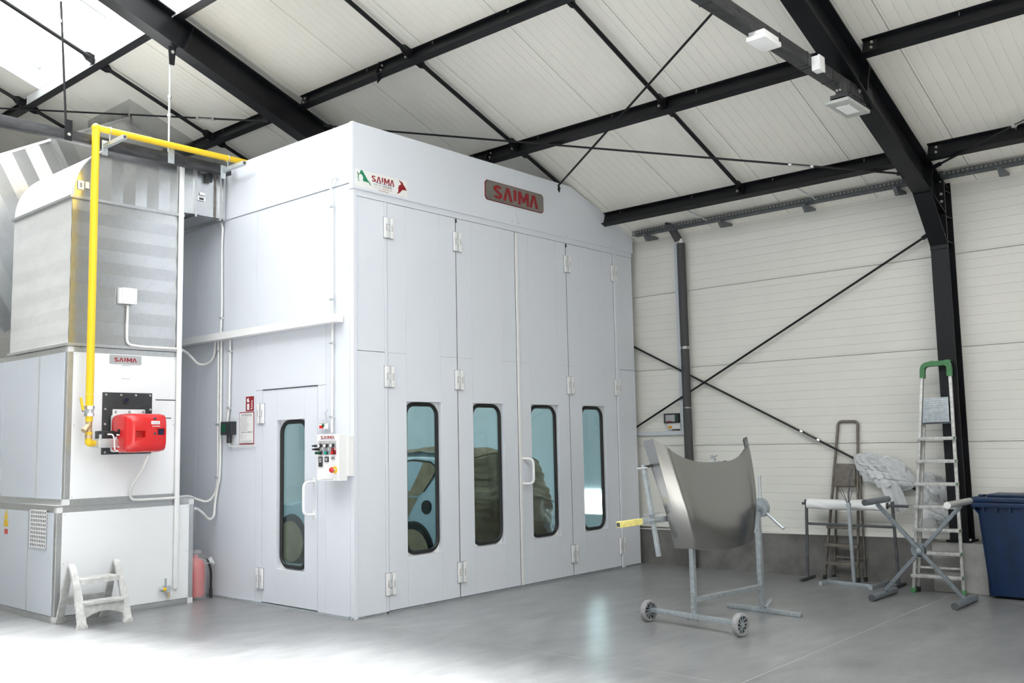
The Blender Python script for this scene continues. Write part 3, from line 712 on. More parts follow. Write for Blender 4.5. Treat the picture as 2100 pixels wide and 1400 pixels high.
# hinges: two plates, knuckle, small dark maker's text; one mesh shared
def hinge_mesh(f, name, par, u, v):
    m = MB()
    m.mat('ink_grey')
    m.hexa([f(u - .062, v - .108, .0), f(u + .062, v - .108, .0), f(u + .062, v + .108, .0), f(u - .062, v + .108, .0), f(u - .062, v - .108, .008), f(u + .062, v - .108, .008), f(u + .062, v + .108, .008), f(u - .062, v + .108, .008)])
    m.mat('white')
    for (a, b) in ((-.06, -.012), (.014, .06)):
        m.hexa([f(u + a, v - .104, .006), f(u + b, v - .104, .006), f(u + b, v + .104, .006), f(u + a, v + .104, .006), f(u + a, v - .104, .026), f(u + b, v - .104, .026), f(u + b, v + .104, .026), f(u + a, v + .104, .026)], .007)
    m.mat('zinc_light')
    for k in range(3): m.cyl(f(u + .001, v - .10 + k * .068, .016), f(u + .001, v - .10 + k * .068 + .062, .016), .012, 10)
    m.mat('ink')
    for s_ in (-1, 1):
        P = f(u + s_ * .036 - .009 * s_, v + .035 * s_, .0268); text(m, 'SAIMA', .026, P, (f(0, -1, 0) - f(0, 0, 0)) * s_, (f(1, 0, 0) - f(0, 0, 0)) * s_, 'ink')
    return m.build(name, par, smooth=30)
h0 = hinge_mesh(ff, 'hinge', leaves[0], J[0] + .01, 3.79)
first = True
for i, x in enumerate((J[0], J[1], J[3], J[4])):
    for z in (3.79, 2.29, .276):
        if first: first = False; continue
        dup(h0, (x - J[0], 0, z - 3.79), leaves[(0, 0, 2, 3)[i]])
# --- left side wall (x = 0): panels, door, upper band
fs = lambda u, v, d: V((-d, u, v))
def spanel(a, b, c, e): panel('wall_panel', 0, .06, a + .0015, b - .0015, c + .0015, e - .0015, bev=.0015)
D0, D1, DT = .551, 1.499, 2.216
spanel(.047, .42, .02, 4.18); spanel(.42, D0 - .004, .02, DT + .004); spanel(D1 + .004, 1.62, .02, DT + .004); spanel(.42, 1.62, DT + .004, 4.18)
for a in (1.62, 2.82, 4.02, 5.22): spanel(a, a + 1.2, .02, 4.18)
spanel(6.42, BD, .02, 4.18)
panel('upper_band', -.012, .05, .03, BD, 4.182, BT)
panel('sill', -.012, .05, .02, BD, 0, .02, mat='zinc_light', bev=0)
sdl = leaf(fs, D0, D1, .03, DT, .763, 1.239, .381, 1.895, DT + 1, 0)
MB().tube([fs(D0, DT + .004, .004), fs(D1, DT + .004, .004)], .0045, 6).build('drip_seal', sdl, 'rubber')
handle(fs, .60, .952, 1.268, 0, sdl, .13)
for z in (.952, 1.268): MB().box(-.006, 0, .575, .63, z - .04, z + .04, .002).build('handle_plate', sdl, 'white')
hs = hinge_mesh(fs, 'hinge', sdl, 1.515, 1.972)
dup(hs, (0, 0, .265 - 1.972), sdl)
MB().box(-.02, .05, .03, .05, .0, .03).build('sill_end', bo, 'zinc', smooth=0)
# --- light fittings inside the booth
for yy, ln in ((.70, .32), (2.9, .9), (5.2, .9)):
    f_ = panel('wall_light', BW - .10, BW - .078, yy - ln / 2, yy + ln / 2, .63, .94, mat='lamp', bev=0)
    panel('light_frame', BW - .098, BW - .078, yy - ln / 2 - .03, yy + ln / 2 + .03, .60, .628, mat='white', bev=0)
for x in (.9, 3.9): panel('ceiling_light', x - .15, x + .15, .8, 6.6, 4.12, 4.15, mat='booth_lamp', bev=0)

# ================================================================== signs and fittings on the booth
def plate_xz(name, x0, x1, z0, z1, y0, y1, mat, cut=0, par=None):
    c = cut; pts = [(x0 + c, z0), (x1 - c, z0), (x1, z0 + c), (x1, z1 - c), (x1 - c, z1), (x0 + c, z1), (x0, z1 - c), (x0, z0 + c)] if c else [(x0, z0), (x1, z0), (x1, z1), (x0, z1)]
    return MB().prism([V((x, y0, z)) for x, z in pts], (0, y1 - y0, 0)).build(name, par, mat, smooth=0)
sg = thing('logo_sign', (2.384, -.03, 4.34), 'brushed steel sign plate with big red letters in the middle of the fascia', 'sign')
plate_xz('plate_edge', 1.872, 2.895, 4.345, 4.573, -.034, -.0225, 'red_dark', .03, sg)
plate_xz('plate', 1.879, 2.888, 4.352, 4.566, -.036, -.034, 'sign_steel', .03, sg)
m = MB(); wordmark(m, (2.0, -.036, 4.38), (1, 0, 0), (0, 0, 1), (0, -1, 0), .79, .155, 'red_print', .004); m.build('lettering', sg, smooth=0)
bn = thing('sticker_banner', (.36, -.024, 4.135), 'white sticker with red letters between green and red brush shapes on the fascia corner', 'sticker')
plate_xz('sheet', .012, .70, 4.14, 4.318, -.0245, -.0225, 'paper', 0, bn)
m = MB(); wordmark(m, (.222, -.0245, 4.228), (1, 0, 0), (0, 0, 1), (0, -1, 0), .30, .062, 'red_print', .001); m.build('lettering', bn, smooth=0)
m = MB(); n_ = (0, -1, 0)
m.mat('blue_print'); m.poly([V((x, -.0252, z)) for x, z in ((.27, 4.222), (.52, 4.222), (.52, 4.227), (.27, 4.227))])
text(m, 'SERVICE', .030, (.248, -.0252, 4.192), (1, 0, 0), (0, 0, 1), 'ink_grey'); text(m, 'POLAND', .030, (.372, -.0252, 4.192), (1, 0, 0), (0, 0, 1), 'ink', .0006)
text(m, 'serwis 24h', .018, (.255, -.0252, 4.168), (1, 0, 0), (0, 0, 1), 'ink_grey'); text(m, '+48 664 826 176', .020, (.352, -.0252, 4.168), (1, 0, 0), (0, 0, 1), 'red_print')
text(m, 'www.saima.pl', .024, (.31, -.0252, 4.146), (1, 0, 0), (0, 0, 1), 'red_print'); m.build('small_print', bn, smooth=0)
def blob(name, pts, mat, par):
    MB().mat(mat).prism([V((.012 + .688 * u, -.0246, 4.14 + .178 * v)) for u, v in pts], (0, -.0006, 0)).build(name, par, mat, smooth=0)
# brush-stroke shapes left (green) and right (red), traced in the sheet's own units
blob('green_brush', [(.035, .80), (.05, .84), (.065, .74), (.09, .80), (.105, .97), (.135, .98), (.165, .84), (.235, .50), (.262, .42), (.30, .24), (.29, .22), (.245, .38), (.225, .36), (.20, .39), (.175, .36), (.145, .40), (.15, .58), (.135, .70), (.105, .76), (.075, .72), (.065, .55), (.068, .38), (.09, .35), (.065, .33), (.05, .50), (.055, .68)], 'green_print', bn)
blob('red_brush', [(.83, .92), (.845, .95), (.865, .90), (.90, .88), (.925, .72), (.955, .62), (.985, .45), (.98, .41), (.955, .45), (.935, .42), (.90, .42), (.87, .30), (.845, .20), (.80, .13), (.79, .16), (.815, .22), (.82, .35), (.82, .52), (.835, .60), (.82, .63), (.85, .66), (.875, .74), (.86, .84)], 'red_print', bn)
# trunking on the side wall
tk = thing('cable_trunking', (-.055, 1.7, 2.80), 'long white square cable trunking across the booth side wall', 'trunking')
MB().box(-.11, -.0125, .13, 2.22, 2.812, 2.888, .003).build('duct_length', tk, 'white', smooth=0); MB().box(-.11, -.0125, 2.223, 4.6, 2.812, 2.888, .003).build('duct_length', tk, 'white', smooth=0)
# conduits on the side wall
def wp(px, py, x=-.03): return PX(px, py, x)
conduit('corrugated_conduit', smooth_path([V((-.0, .20, 4.25)), V((-.05, .22, 4.27)), V((-.05, .285, 4.22)), V((-.032, .265, 4.0)), V((-.03, .275, 3.9)), V((-.03, .275, 2.888))], 6, .05), 'grey corrugated conduit dropping beside the booth corner to the trunking', clips=[(-.03, .275, z) for z in (3.98, 3.05)])
conduit('corrugated_conduit', [V((-.03, .275, 2.812)), V((-.03, .285, 1.745))], 'grey corrugated conduit from the trunking down to the control panel', clips=[(-.03, .278, 2.62), (-.03, .283, 1.9)])
conduit('corrugated_conduit', smooth_path([wp(430, 372, -.16), wp(428, 436, -.15), wp(436, 446, -.13), wp(452, 452, -.035), wp(457, 466, -.03), wp(455, 500), wp(455, 640), wp(452, 690)], 6, .06), 'grey conduit from the duct sensor down to the trunking', clips=[wp(455, 652) + V((.0, 0, 0))])
conduit('corrugated_conduit', smooth_path([wp(472, 697), wp(472, 720), wp(470, 830), wp(466, 868)], 6, .06), 'grey conduit from the trunking down to the black switch', clips=[wp(472, 720), wp(470, 836)])
# switch
sw = thing('isolator_switch', (-.05, 2.18, 1.65), 'small black switch box with green window on the booth side wall', 'switch')
p, q = PX(454, 865, -.06), PX(475, 891, -.06)
MB().box(-.07, 0, q.y, p.y, q.z, p.z, .004).build('box', sw, 'dark_plastic'); MB().box(-.074, -.069, q.y + .10, p.y - .02, q.z + .03, p.z - .03).build('window', sw, 'green_btn')
MB().cyl((-.035, q.y + .09, q.z), (-.035, q.y + .09, q.z - .09), .026, 10).build('plug', sw, 'dark_plastic')
conduit('corrugated_conduit', smooth_path([V((-.035, q.y + .09, q.z - .09)), V((-.03, q.y + .085, q.z - .125)), V((-.02, q.y - .05, q.z - .13)), wp(524, 913, -.02)], 6, .03), 'thin white cable from the black switch to under the notice', r=.007, cat='cable')
# fire extinguisher sign
s1 = thing('fire_sign', (-.003, 1.735, 2.0), 'small red extinguisher sign with white symbols above the notice', 'sign')
MB().box(-.003, 0, 1.662, 1.812, 2.008, 2.165).build('plate', s1, 'red_print', smooth=0)
def sp(u, v): return V((-.0036, 1.812 - .15 * u, 2.008 + .157 * v))
m = MB().mat('paper')
for poly in ([(.17, .08), (.45, .08), (.45, .50), (.17, .50)], [(.17, .60), (.45, .60), (.44, .70), (.38, .76), (.38, .86), (.30, .90), (.14, .80), (.12, .70), (.2, .72), (.18, .66)]): m.prism([sp(*a) for a in poly], (-.0006, 0, 0))
m.build('extinguisher_symbol', s1, smooth=0)
m = MB().mat('paper')
for k in range(4): m.prism([sp(.60 + .03 * k, .10 + .16 * k), sp(.80, .12 + .16 * k), sp(.90, .26 + .16 * k), sp(.72, .20 + .16 * k)], (-.0006, 0, 0))
m.build('flame_symbol', s1, smooth=0)
# instruction notice
nt_ = thing('notice_board', (-.003, 1.79, 1.65), 'white framed instruction sheet with red edge beside the booth side door', 'notice')
MB().box(-.004, 0, 1.652, 1.932, 1.652, 2.0, .002).build('frame', nt_, 'red_print', smooth=0); MB().box(-.0055, -.003, 1.662, 1.922, 1.664, 1.990).build('sheet', nt_, 'paper', smooth=0)
m = MB(); U = (0, -1, 0); W_ = (0, 0, 1)
text(m, 'INSTRUKCJA', .034, (-.006, 1.79, 1.955), U, W_, 'ink', .0004, True)
text(m, 'TELEFONY ALARMOWE', .021, (-.006, 1.79, 1.775), U, W_, 'ink', .0003, True)
random.seed(4)
for k in range(13):
    z = 1.945 - k * .0118; l = .20 if k % 4 else .22; m.mat('ink_grey')
    m.poly([V((-.006, 1.91, z)), V((-.006, 1.91 - l * random.uniform(.6, 1), z)), V((-.006, 1.91 - l * .6, z - .0035)), V((-.006, 1.91, z - .0035))][:4])
for k in range(4):
    z = 1.76 - k * .015
    m.poly([V((-.006, 1.905, z)), V((-.006, 1.85, z)), V((-.006, 1.85, z - .004)), V((-.006, 1.905, z - .004))]); m.poly([V((-.006, 1.82, z)), V((-.006, 1.80, z)), V((-.006, 1.80, z - .004)), V((-.006, 1.82, z - .004))])
for k in range(4):
    z = 1.695 - k * .008; m.poly([V((-.006, 1.905, z)), V((-.006, 1.68, z)), V((-.006, 1.68, z - .0025)), V((-.006, 1.905, z - .0025))])
m.build('print', nt_, smooth=0)
# control panel
XP = -.17
a, b = PX(650, 891, XP), PX(695, 986, XP)
cp_ = thing('control_panel', (XP / 2, (a.y + b.y) / 2, b.z), 'white control cabinet with buttons and red emergency stop beside the side door', 'control panel')
MB().box(-.07, 0, b.y - .012, a.y - .05, b.z + .04, a.z - .02, .004).build('back_box', cp_, 'white', smooth=0)
MB().box(XP, -.07, b.y, a.y, b.z, a.z, .005).build('cabinet', cp_, 'white', smooth=0)
Wd, Ht = a.y - b.y, a.z - b.z
def cpp(u, v, d=0): return V((XP - d, a.y - Wd * u, b.z + Ht * v))     # u right, v up on the front
def crect(name, u0, u1, v0, v1, d0, d1, mat): return MB().hexa([cpp(u0, v0, d0), cpp(u1, v0, d0), cpp(u1, v1, d0), cpp(u0, v1, d0), cpp(u0, v0, d1), cpp(u1, v0, d1), cpp(u1, v1, d1), cpp(u0, v1, d1)]).build(name, cp_, mat, smooth=0)
m = MB(); wordmark(m, cpp(.18, .90), (0, -1, 0), (0, 0, 1), (-1, 0, 0), Wd * .62, Ht * .068, 'red_print', .001); m.build('lettering', cp_, smooth=0)
crect('blue_line', .15, .82, .893, .899, 0, .001, 'blue_print')
kp = crect('button_plate', .08, .885, .56, .865, 0, .003, 'sign_grey')
crect('red_field', .675, .885, .565, .71, .0028, .004, 'red_print')
crect('grey_field', .37, .59, .565, .71, .0028, .004, 'zinc')
for i in range(3):
    for r_ in (0, 1):
        if not (r_ and i):
            f_ = MB(); c0 = .10 + .28 * i
            f_.tube([cpp(c0 + u, .575 + (.145 if not r_ else 0) + v, .0035) for u, v in rrect(0, .22, 0, .135, .02, 3)], .0014, 4, closed=True); f_.build('field_outline', cp_, 'paper')
for i in range(3):
    for k in range(2):
        MB().cyl(cpp(.14 + .28 * i + .10 * k, .825, .003), cpp(.14 + .28 * i + .10 * k, .825, .005), .009, 10).build('symbol_disc', cp_, 'paper')
        MB().cyl(cpp(.14 + .28 * i + .10 * k, .825, .005), cpp(.14 + .28 * i + .10 * k, .825, .0055), .003, 6).build('symbol', cp_, 'ink' if i < 2 else 'blue_print')
for i in range(3):
    MB().cyl(cpp(.20 + .28 * i, .755, .003), cpp(.20 + .28 * i, .755, .03), .0165, 12).build('button_collar', cp_, 'rubber')
    MB().cyl(cpp(.20 + .28 * i, .755, .03), cpp(.20 + .28 * i, .755, .036), .014, 12).build('button', cp_, 'white_gloss')
for u, v, mt, dd in ((.13, .60, 'green_btn', .05), (.22, .60, 'green_btn', .05), (.48, .60, 'teal_btn', .03), (.78, .60, 'red', .03)):
    MB().cyl(cpp(u, v, .003), cpp(u, v, dd * .6), .015, 12).build('button_collar', cp_, 'rubber'); MB().cyl(cpp(u, v, dd * .6), cpp(u, v, dd), .0135, 12).build('button', cp_, mt)
for v in (.755, .68):
    m = MB(); m.cyl(cpp(.12, v, .003), cpp(.12, v, .06), .012, 10); m.obox(cpp(.12, v, .068), (.008, 0, 0), (0, .018, 0), (0, 0, .008)); m.build('selector_knob', cp_, 'dark_plastic')
for u, v in ((.545, .68), (.845, .68), (.16, .68), (.26, .68)): MB().cyl(cpp(u, v, .003), cpp(u, v, .006), .009, 10).build('symbol_disc', cp_, 'paper')
crect('temperature_display', .10, .27, .30, .515, 0, .008, 'dark_plastic'); crect('display_screen', .13, .24, .39, .495, .008, .009, 'ink_grey')
crect('timer', .38, .55, .405, .515, 0, .008, 'dark_plastic'); crect('timer_dial', .41, .52, .43, .495, .008, .010, 'ink_grey')
crect('counter', .68, .84, .46, .52, 0, .006, 'sign_grey'); crect('counter_slot', .70, .79, .478, .49, .006, .007, 'ink')
MB().cyl(cpp(.83, .235), cpp(.83, .235, .004), .034, 20).build('stop_ring', cp_, 'yellow')
MB().cyl(cpp(.83, .235, .004), cpp(.83, .235, .03), .014, 14).build('stop_stem', cp_, 'zinc_light')
m = MB(); m.cyl(cpp(.83, .235, .03), cpp(.83, .235, .04), .023, 18, .028); m.cyl(cpp(.83, .235, .04), cpp(.83, .235, .056), .028, 18, .02); m.build('stop_button', cp_, 'red')
m = MB(); text(m, 'www.saimameccanica.com', .017, cpp(.2, .022, .0008), (0, -1, 0), (0, 0, 1), 'ink_grey'); m.build('print', cp_, smooth=0)
# small sign hanging above the control panel
hs_ = thing('hanging_tag', (-.02, .45, 1.80), 'small printed card hanging on strings above the control panel', 'tag')
a, b = PX(653, 866, -.03), PX(673.5, 879, -.03)
MB().box(-.034, -.03, b.y, a.y, b.z, a.z).build('card', hs_, 'paper', smooth=0)
MB().box(-.0355, -.034, a.y - .085, a.y - .02, b.z + .006, b.z + .035).build('red_mark', hs_, 'red'); MB().box(-.0355, -.034, b.y + .06, b.y + .095, b.z + .02, b.z + .05).build('green_mark', hs_, 'green_print')
t_ = PX(672, 838, 0)
MB().tube([V((-.03, b.y + .01, a.z)), V((-.012, t_.y + .03, a.z + .08)), t_], .0018, 5).build('string', hs_, 'ink_grey'); MB().bar((-.032, a.y - .01, a.z - .012), (-.032, b.y + .01, a.z - .008), .006, .006).build('clip', hs_, 'ink_grey')

# ================================================================== AIR UNIT BESIDE THE BOOTH
UY = 2.23
au = thing('air_handling_unit', (-1.1, 3.3, 0), 'tall white air unit of two panelled cabinets with galvanised corner frames', 'air unit')
def ubox(name, *a, par=au, mat='galv_frame', bev=.003): return MB().box(*a, bev).build(name, par, mat, smooth=0)
LX0, LX1, LY1, LZ = -1.80, -.362, 4.6, 1.085
MX0, MX1, MY1, M0, M1 = -1.735, -.54, 4.6, 1.10, 2.645
fw = .055
def cabinet(x0, x1, y0, y1, z0, z1, front, left, nm):
    """profile frame + infill panels on the two visible faces"""
    core = ubox('cabinet_core', x0 + .02, x1 - .02, y0 + .02, y1, z0 + .01, z1 - .01, mat='cab', bev=0)
    for (x, y) in ((x0, y0), (x1 - fw, y0), (x0, y1 - fw), (x1 - fw, y1 - fw)): ubox('corner_profile', x, x + fw, y, y + fw, z0 + fw, z1 - fw)
    for z in (z0, z1 - fw):
        ubox('edge_profile', x0 + fw, x1 - fw, y0, y0 + fw, z, z + fw); ubox('edge_profile', x0, x0 + fw, y0 + fw, y1 - fw, z, z + fw); ubox('edge_profile', x1 - fw, x1, y0 + fw, y1 - fw, z, z + fw)
        for (x, y) in ((x0, y0), (x1 - fw, y0)): ubox('corner_block', x - .002, x + fw + .002, y - .002, y + fw + .002, z - .001, z + fw + .001, mat='plastic_grey')
    for s_ in (x0 + fw + .03, x1 - fw - .06):
        for z in (z0 + fw / 2, z1 - fw / 2):
            for k in (0, .03): MB().cyl((s_ + k, y0 - .003, z), (s_ + k, y0 + .002, z), .008, 8).build('rivet', au, 'bolt')
    for x in (x0 + fw / 2, x1 - fw / 2):
        for z in (z0 + .10, z1 - .13):
            for k in (0, .03): MB().cyl((x, y0 - .003, z + k), (x, y0 + .002, z + k), .008, 8).build('rivet', au, 'bolt')
    for (a, b, c, d) in front:
        p_ = ubox('front_panel', a, b, y0 - .004, y0 + .03, c, d, mat='cab')
        for q in ((a + .02, c + .02), (a + .02, d - .02), (b - .02, c + .02), (b - .02, d - .02), (a + .02, (c + d) / 2), (b - .02, (c + d) / 2), ((a + b) / 2, d - .012)):
            MB().cyl((q[0], y0 - .007, q[1]), (q[0], y0 - .003, q[1]), .005, 6).build('screw', au, 'zinc')
    return [ubox('side_panel', x0 - .004, x0 + .03, a, b, c, d, mat='cab_shaded') for (a, b, c, d) in left]
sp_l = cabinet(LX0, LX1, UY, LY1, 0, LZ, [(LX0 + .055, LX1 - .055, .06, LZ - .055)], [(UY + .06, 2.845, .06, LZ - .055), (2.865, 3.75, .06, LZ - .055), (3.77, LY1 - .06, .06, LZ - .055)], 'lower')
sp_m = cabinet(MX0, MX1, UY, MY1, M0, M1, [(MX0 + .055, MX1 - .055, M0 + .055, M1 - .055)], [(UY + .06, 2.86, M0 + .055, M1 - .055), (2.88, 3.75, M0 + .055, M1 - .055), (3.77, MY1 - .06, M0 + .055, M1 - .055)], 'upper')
ubox('top_ledge', LX0 - .01, LX1 + .005, UY - .006, LY1, LZ, LZ + .016, mat='galv_frame', bev=0)
for y_ in (2.855,): 
    ubox('mullion', LX0 - .007, LX0 + .01, y_ - .008, y_ + .008, .06, LZ - .05); ubox('mullion', MX0 - .007, MX0 + .01, 2.87 - .008, 2.87 + .008, M0 + .05, M1 - .05)
# slatted grille on the lower side panel: each opening a dark slot between bars
g = MB().box(LX0 - .0075, LX0 - .003, 2.425, 2.80, .685, 1.045).build('grille', sp_l[0], 'insulation', smooth=0)
for i in range(10): MB().box(LX0 - .014, LX0 - .006, 2.425, 2.80, .685 + i * .0394, .685 + i * .0394 + .011).build('grille_bar', sp_l[0], 'white', smooth=0)
for i in range(10): MB().box(LX0 - .013, LX0 - .006, 2.425 + i * .0407, 2.425 + i * .0407 + .011, .685, 1.05).build('grille_bar', sp_l[0], 'white', smooth=0)
# warning stickers on the side
a = PX(14, 1052, LX0)
MB().prism([V((LX0 - .006, a.y + .05, a.z - .06)), V((LX0 - .006, a.y - .05, a.z - .06)), V((LX0 - .006, a.y, a.z + .05))], (-.001, 0, 0)).build('warning_triangle', sp_l[1], 'yellow', smooth=0)
MB().box(LX0 - .007, LX0 - .004, a.y - .05, a.y + .05, a.z - .135, a.z - .07).build('warning_sticker', sp_l[1], 'yellow', smooth=0)
MB().box(LX0 - .007, LX0 - .004, a.y - .05, a.y + .03, a.z - .21, a.z - .16).build('prohibition_sticker', sp_l[1], 'red', smooth=0)
# logo plate, hatch plates and slots on the upper front panel
lg = thing('logo_plate', (-1.15, UY - .01, 2.49), 'small grey plate with red letters on the upper cabinet above the burner', 'sign')
MB().box(-1.322, -.985, UY - .010, UY - .0045, 2.492, 2.582, .002).build('plate', lg, 'sign_grey', smooth=0)
m = MB(); wordmark(m, (-1.275, UY - .010, 2.512), (1, 0, 0), (0, 0, 1), (0, -1, 0), .24, .044, 'red_print', .001); m.build('lettering', lg, smooth=0)
MB().box(-1.31, -1.0, UY - .0105, UY - .010, 2.526, 2.529).build('stripe', lg, 'zinc', smooth=0)
for (px, py, w_) in ((340, 820, .23), (340, 857, .12)):
    p = PY(px, py, UY - .004); ubox('vent_slot', p.x - w_ / 2, p.x + w_ / 2, UY - .0055, UY - .003, p.z - .005, p.z + .005, mat='ink', bev=0)
ubox('hatch_frame', -1.19, -1.10, UY - .006, UY - .003, 2.475, 2.48, mat='zinc', bev=0); ubox('hatch_frame', -1.19, -1.10, UY - .006, UY - .003, 2.34, 2.345, mat='zinc', bev=0)
# --- galvanised supply duct and elbow
DX0, DX1, DY0, DY1, DZ0, DZ1 = -1.735, -.55, UY + .002, 3.66, 2.66, 4.14
du = thing('supply_duct', (-1.1, 2.9, DZ0), 'galvanised square duct with rounded elbow on top of the air unit, leading into the booth', 'duct')
def folded(m, f, n, amp=.009):
    """sheet with shallow cross breaks: f(t, s, d), folds at constant t"""
    prev = None
    for i in range(n + 1):
        d = amp if i % 2 else 0
        cur = (f(i / n, 0, d), f(i / n, 1, d))
        if prev: m.poly([prev[0], cur[0], cur[1], prev[1]])
        prev = cur
m = MB(); folded(m, lambda t, s, d: V((DX0 + (DX1 - DX0) * s, DY0 - d, DZ0 + (DZ1 - DZ0) * t)), 12); m.build('front_sheet', du, 'galv', smooth=0)
m = MB(); folded(m, lambda t, s, d: V((DX0 - d * .5, DY0 + (DY1 - DY0) * s, DZ0 + (DZ1 - DZ0) * t)), 12, .004); m.build('side_sheet', du, 'galv_lit', smooth=0)
m = MB(); folded(m, lambda t, s, d: V((DX1 + d, DY0 + (DY1 - DY0) * s, DZ0 + (DZ1 - DZ0) * t)), 12); folded(m, lambda t, s, d: V((DX0 + (DX1 - DX0) * s, DY1 + d, DZ0 + (DZ1 - DZ0) * t)), 12); m.build('back_sheets', du, 'galv', smooth=0)
for z in (DZ0 - .012, DZ1 - .012):
    for args in ((DX0 - .025, DX1 + .02, DY0 - .025, DY0 + .005), (DX0 - .025, DX0 + .005, DY0, DY1 + .02), (DX1 - .005, DX1 + .02, DY0, DY1 + .02)):
        MB().box(*args, z, z + .028, .002).build('flange', du, 'galv_frame', smooth=0)
EB, ET, ER = DZ1 + .016, 4.722, .53
def etop(x):
    if x >= DX0 + ER: return ET
    t = (DX0 + ER - x) / ER; return EB + (ET - EB) * math.sqrt(max(0, 1 - t * t))
xs_ = [DX0 + ER * (1 - math.cos(PI / 2 * i / 10)) for i in range(11)] + [DX0 + ER + (DX1 - DX0 - ER) * i / 5 for i in range(1, 6)]
for yy, dr in ((DY0, -1), (DY1, 1)):
    m = MB(); fold = [DX0 + .1 + .13 * i for i in range(9)]
    def off(x):
        t = (x - DX0) / .13; k = int(t); fr = t - k; return .007 * (fr if k % 2 == 0 else 1 - fr) * dr
    xx = sorted(set(xs_ + [DX0 + .13 * i for i in range(1, 10)])); xx = [x for x in xx if x <= DX1 + 1e-6]
    for x0, x1 in zip(xx, xx[1:]): m.poly([V((x0, yy + off(x0), EB)), V((x1, yy + off(x1), EB)), V((x1, yy + off(x1), etop(x1))), V((x0, yy + off(x0), etop(x0)))])
    m.build('elbow_cheek', du, 'galv', smooth=0)
m = MB()
for x0, x1 in zip(xs_, xs_[1:]): m.poly([V((x0, DY0 - .012, etop(x0))), V((x1, DY0 - .012, etop(x1))), V((x1, DY1, etop(x1))), V((x0, DY1, etop(x0)))])
m.build('elbow_back', du, 'galv_lit', smooth=40)
m = MB(); m.tube([V((x, DY0 - .012, etop(x))) for x in xs_], .009, 6); m.build('elbow_seam', du, 'galv_frame')
# horizontal part into the booth wall
m = MB(); B0, B1, E1 = 4.185, 4.70, -.0125
folded(m, lambda t, s, d: V((DX1 + (E1 - DX1) * t, DY0 - d, B0 + (B1 - B0) * s)), 4, .004); folded(m, lambda t, s, d: V((DX1 + (E1 - DX1) * t, DY0 + (DY1 - DY0) * s, B0 - d)), 4, .004)
folded(m, lambda t, s, d: V((DX1 + (E1 - DX1) * t, DY0 + (DY1 - DY0) * s, B1 + d)), 4, .004); folded(m, lambda t, s, d: V((DX1 + (E1 - DX1) * t, DY1 + d, B0 + (B1 - B0) * s)), 4, .004)
m.build('branch_sheet', du, 'galv', smooth=0)
for x in (-.40, -.05, -.10): MB().box(x - .012, x + .012, DY0 - .03, DY0, B0 - .03, B1 + .02, .002).build('flange', du, 'galv_frame', smooth=0)
for x in (-.40, -.05): MB().box(x - .012, x + .012, DY0, DY1, B0 - .03, B0, .002).build('flange', du, 'galv_frame', smooth=0)
MB().box(-.17, -.145, DY0 - .012, DY0, B0, B1 - .03).build('sealing_strip', du, 'brown_steel', smooth=0)
# labels on the duct
def lab(px0, py0, px1, py1, code):
    p, q = PY(px0, py0, DY0 - .014), PY(px1, py1, DY0 - .014)
    MB().box(p.x, q.x, DY0 - .0155, DY0 - .0142, q.z, p.z).build('label_sheet', du, 'paper', smooth=0)
    if code:
        m = MB()
        for k in range(7): m.box(p.x + .02, q.x - .02, DY0 - .0165, DY0 - .0155, q.z + (p.z - q.z) * (.2 + .085 * k), q.z + (p.z - q.z) * (.2 + .085 * k) + .005 * (1 + k % 2) * .6)
        m.mats = ['ink']; o_ = m.build('barcode', du, smooth=0); o_['kind'] = 'stuff'
lab(160, 369, 172, 389, True); lab(175, 372, 183, 387, False); lab(405, 402, 421, 413, True); lab(410, 394, 420, 401, False)
# sensor on the branch duct
sn = thing('duct_sensor', (-.20, DY0 - .05, 4.5), 'small black temperature probe on the duct beside the booth wall', 'sensor')
p = PY(428, 365, DY0 - .03)
MB().box(p.x - .03, p.x + .03, DY0 - .06, DY0 - .012, p.z - .05, p.z + .05, .004).build('body', sn, 'dark_plastic'); MB().box(p.x - .06, p.x + .05, DY0 - .03, DY0 - .012, p.z + .06, p.z + .075).build('bracket', sn, 'zinc_light')
# junction box on the duct front
jb = thing('duct_junction_box', (-1.13, DY0 - .05, 3.11), 'grey plastic junction box on the front of the galvanised duct', 'box')
p, q = PY(253, 589, DY0 - .08), PY(281, 624, DY0 - .08)
MB().box(p.x - .03, q.x - .01, DY0 - .055, DY0 - .012, q.z, p.z, .004).build('base', jb, 'plastic_grey'); MB().box(p.x, q.x, DY0 - .08, DY0 - .055, q.z, p.z, .004).build('lid', jb, 'white')
for u in (.02, .98):
    for v in (.1, .9): MB().cyl((p.x + (q.x - p.x) * (.5 + (u - .5) * .8), DY0 - .083, q.z + (p.z - q.z) * v), (p.x + (q.x - p.x) * (.5 + (u - .5) * .8), DY0 - .079, q.z + (p.z - q.z) * v), .006, 6).build('screw', jb, 'zinc')
def up_(px, py, y=UY - .03): return PY(px, py, y)
conduit('corrugated_conduit', smooth_path([up_(262, 626), up_(260, 690), up_(262, 706), up_(290, 711), up_(364, 715), up_(371, 716, UY - .02), PX(385, 724, -.25), PX(408, 749, -.10), PX(428, 746, -.04), PX(440, 730, -.03), PX(442, 697, -.03)], 6, .07), 'grey conduit from the duct junction box looping across to the trunking', r=.0145, clips=())
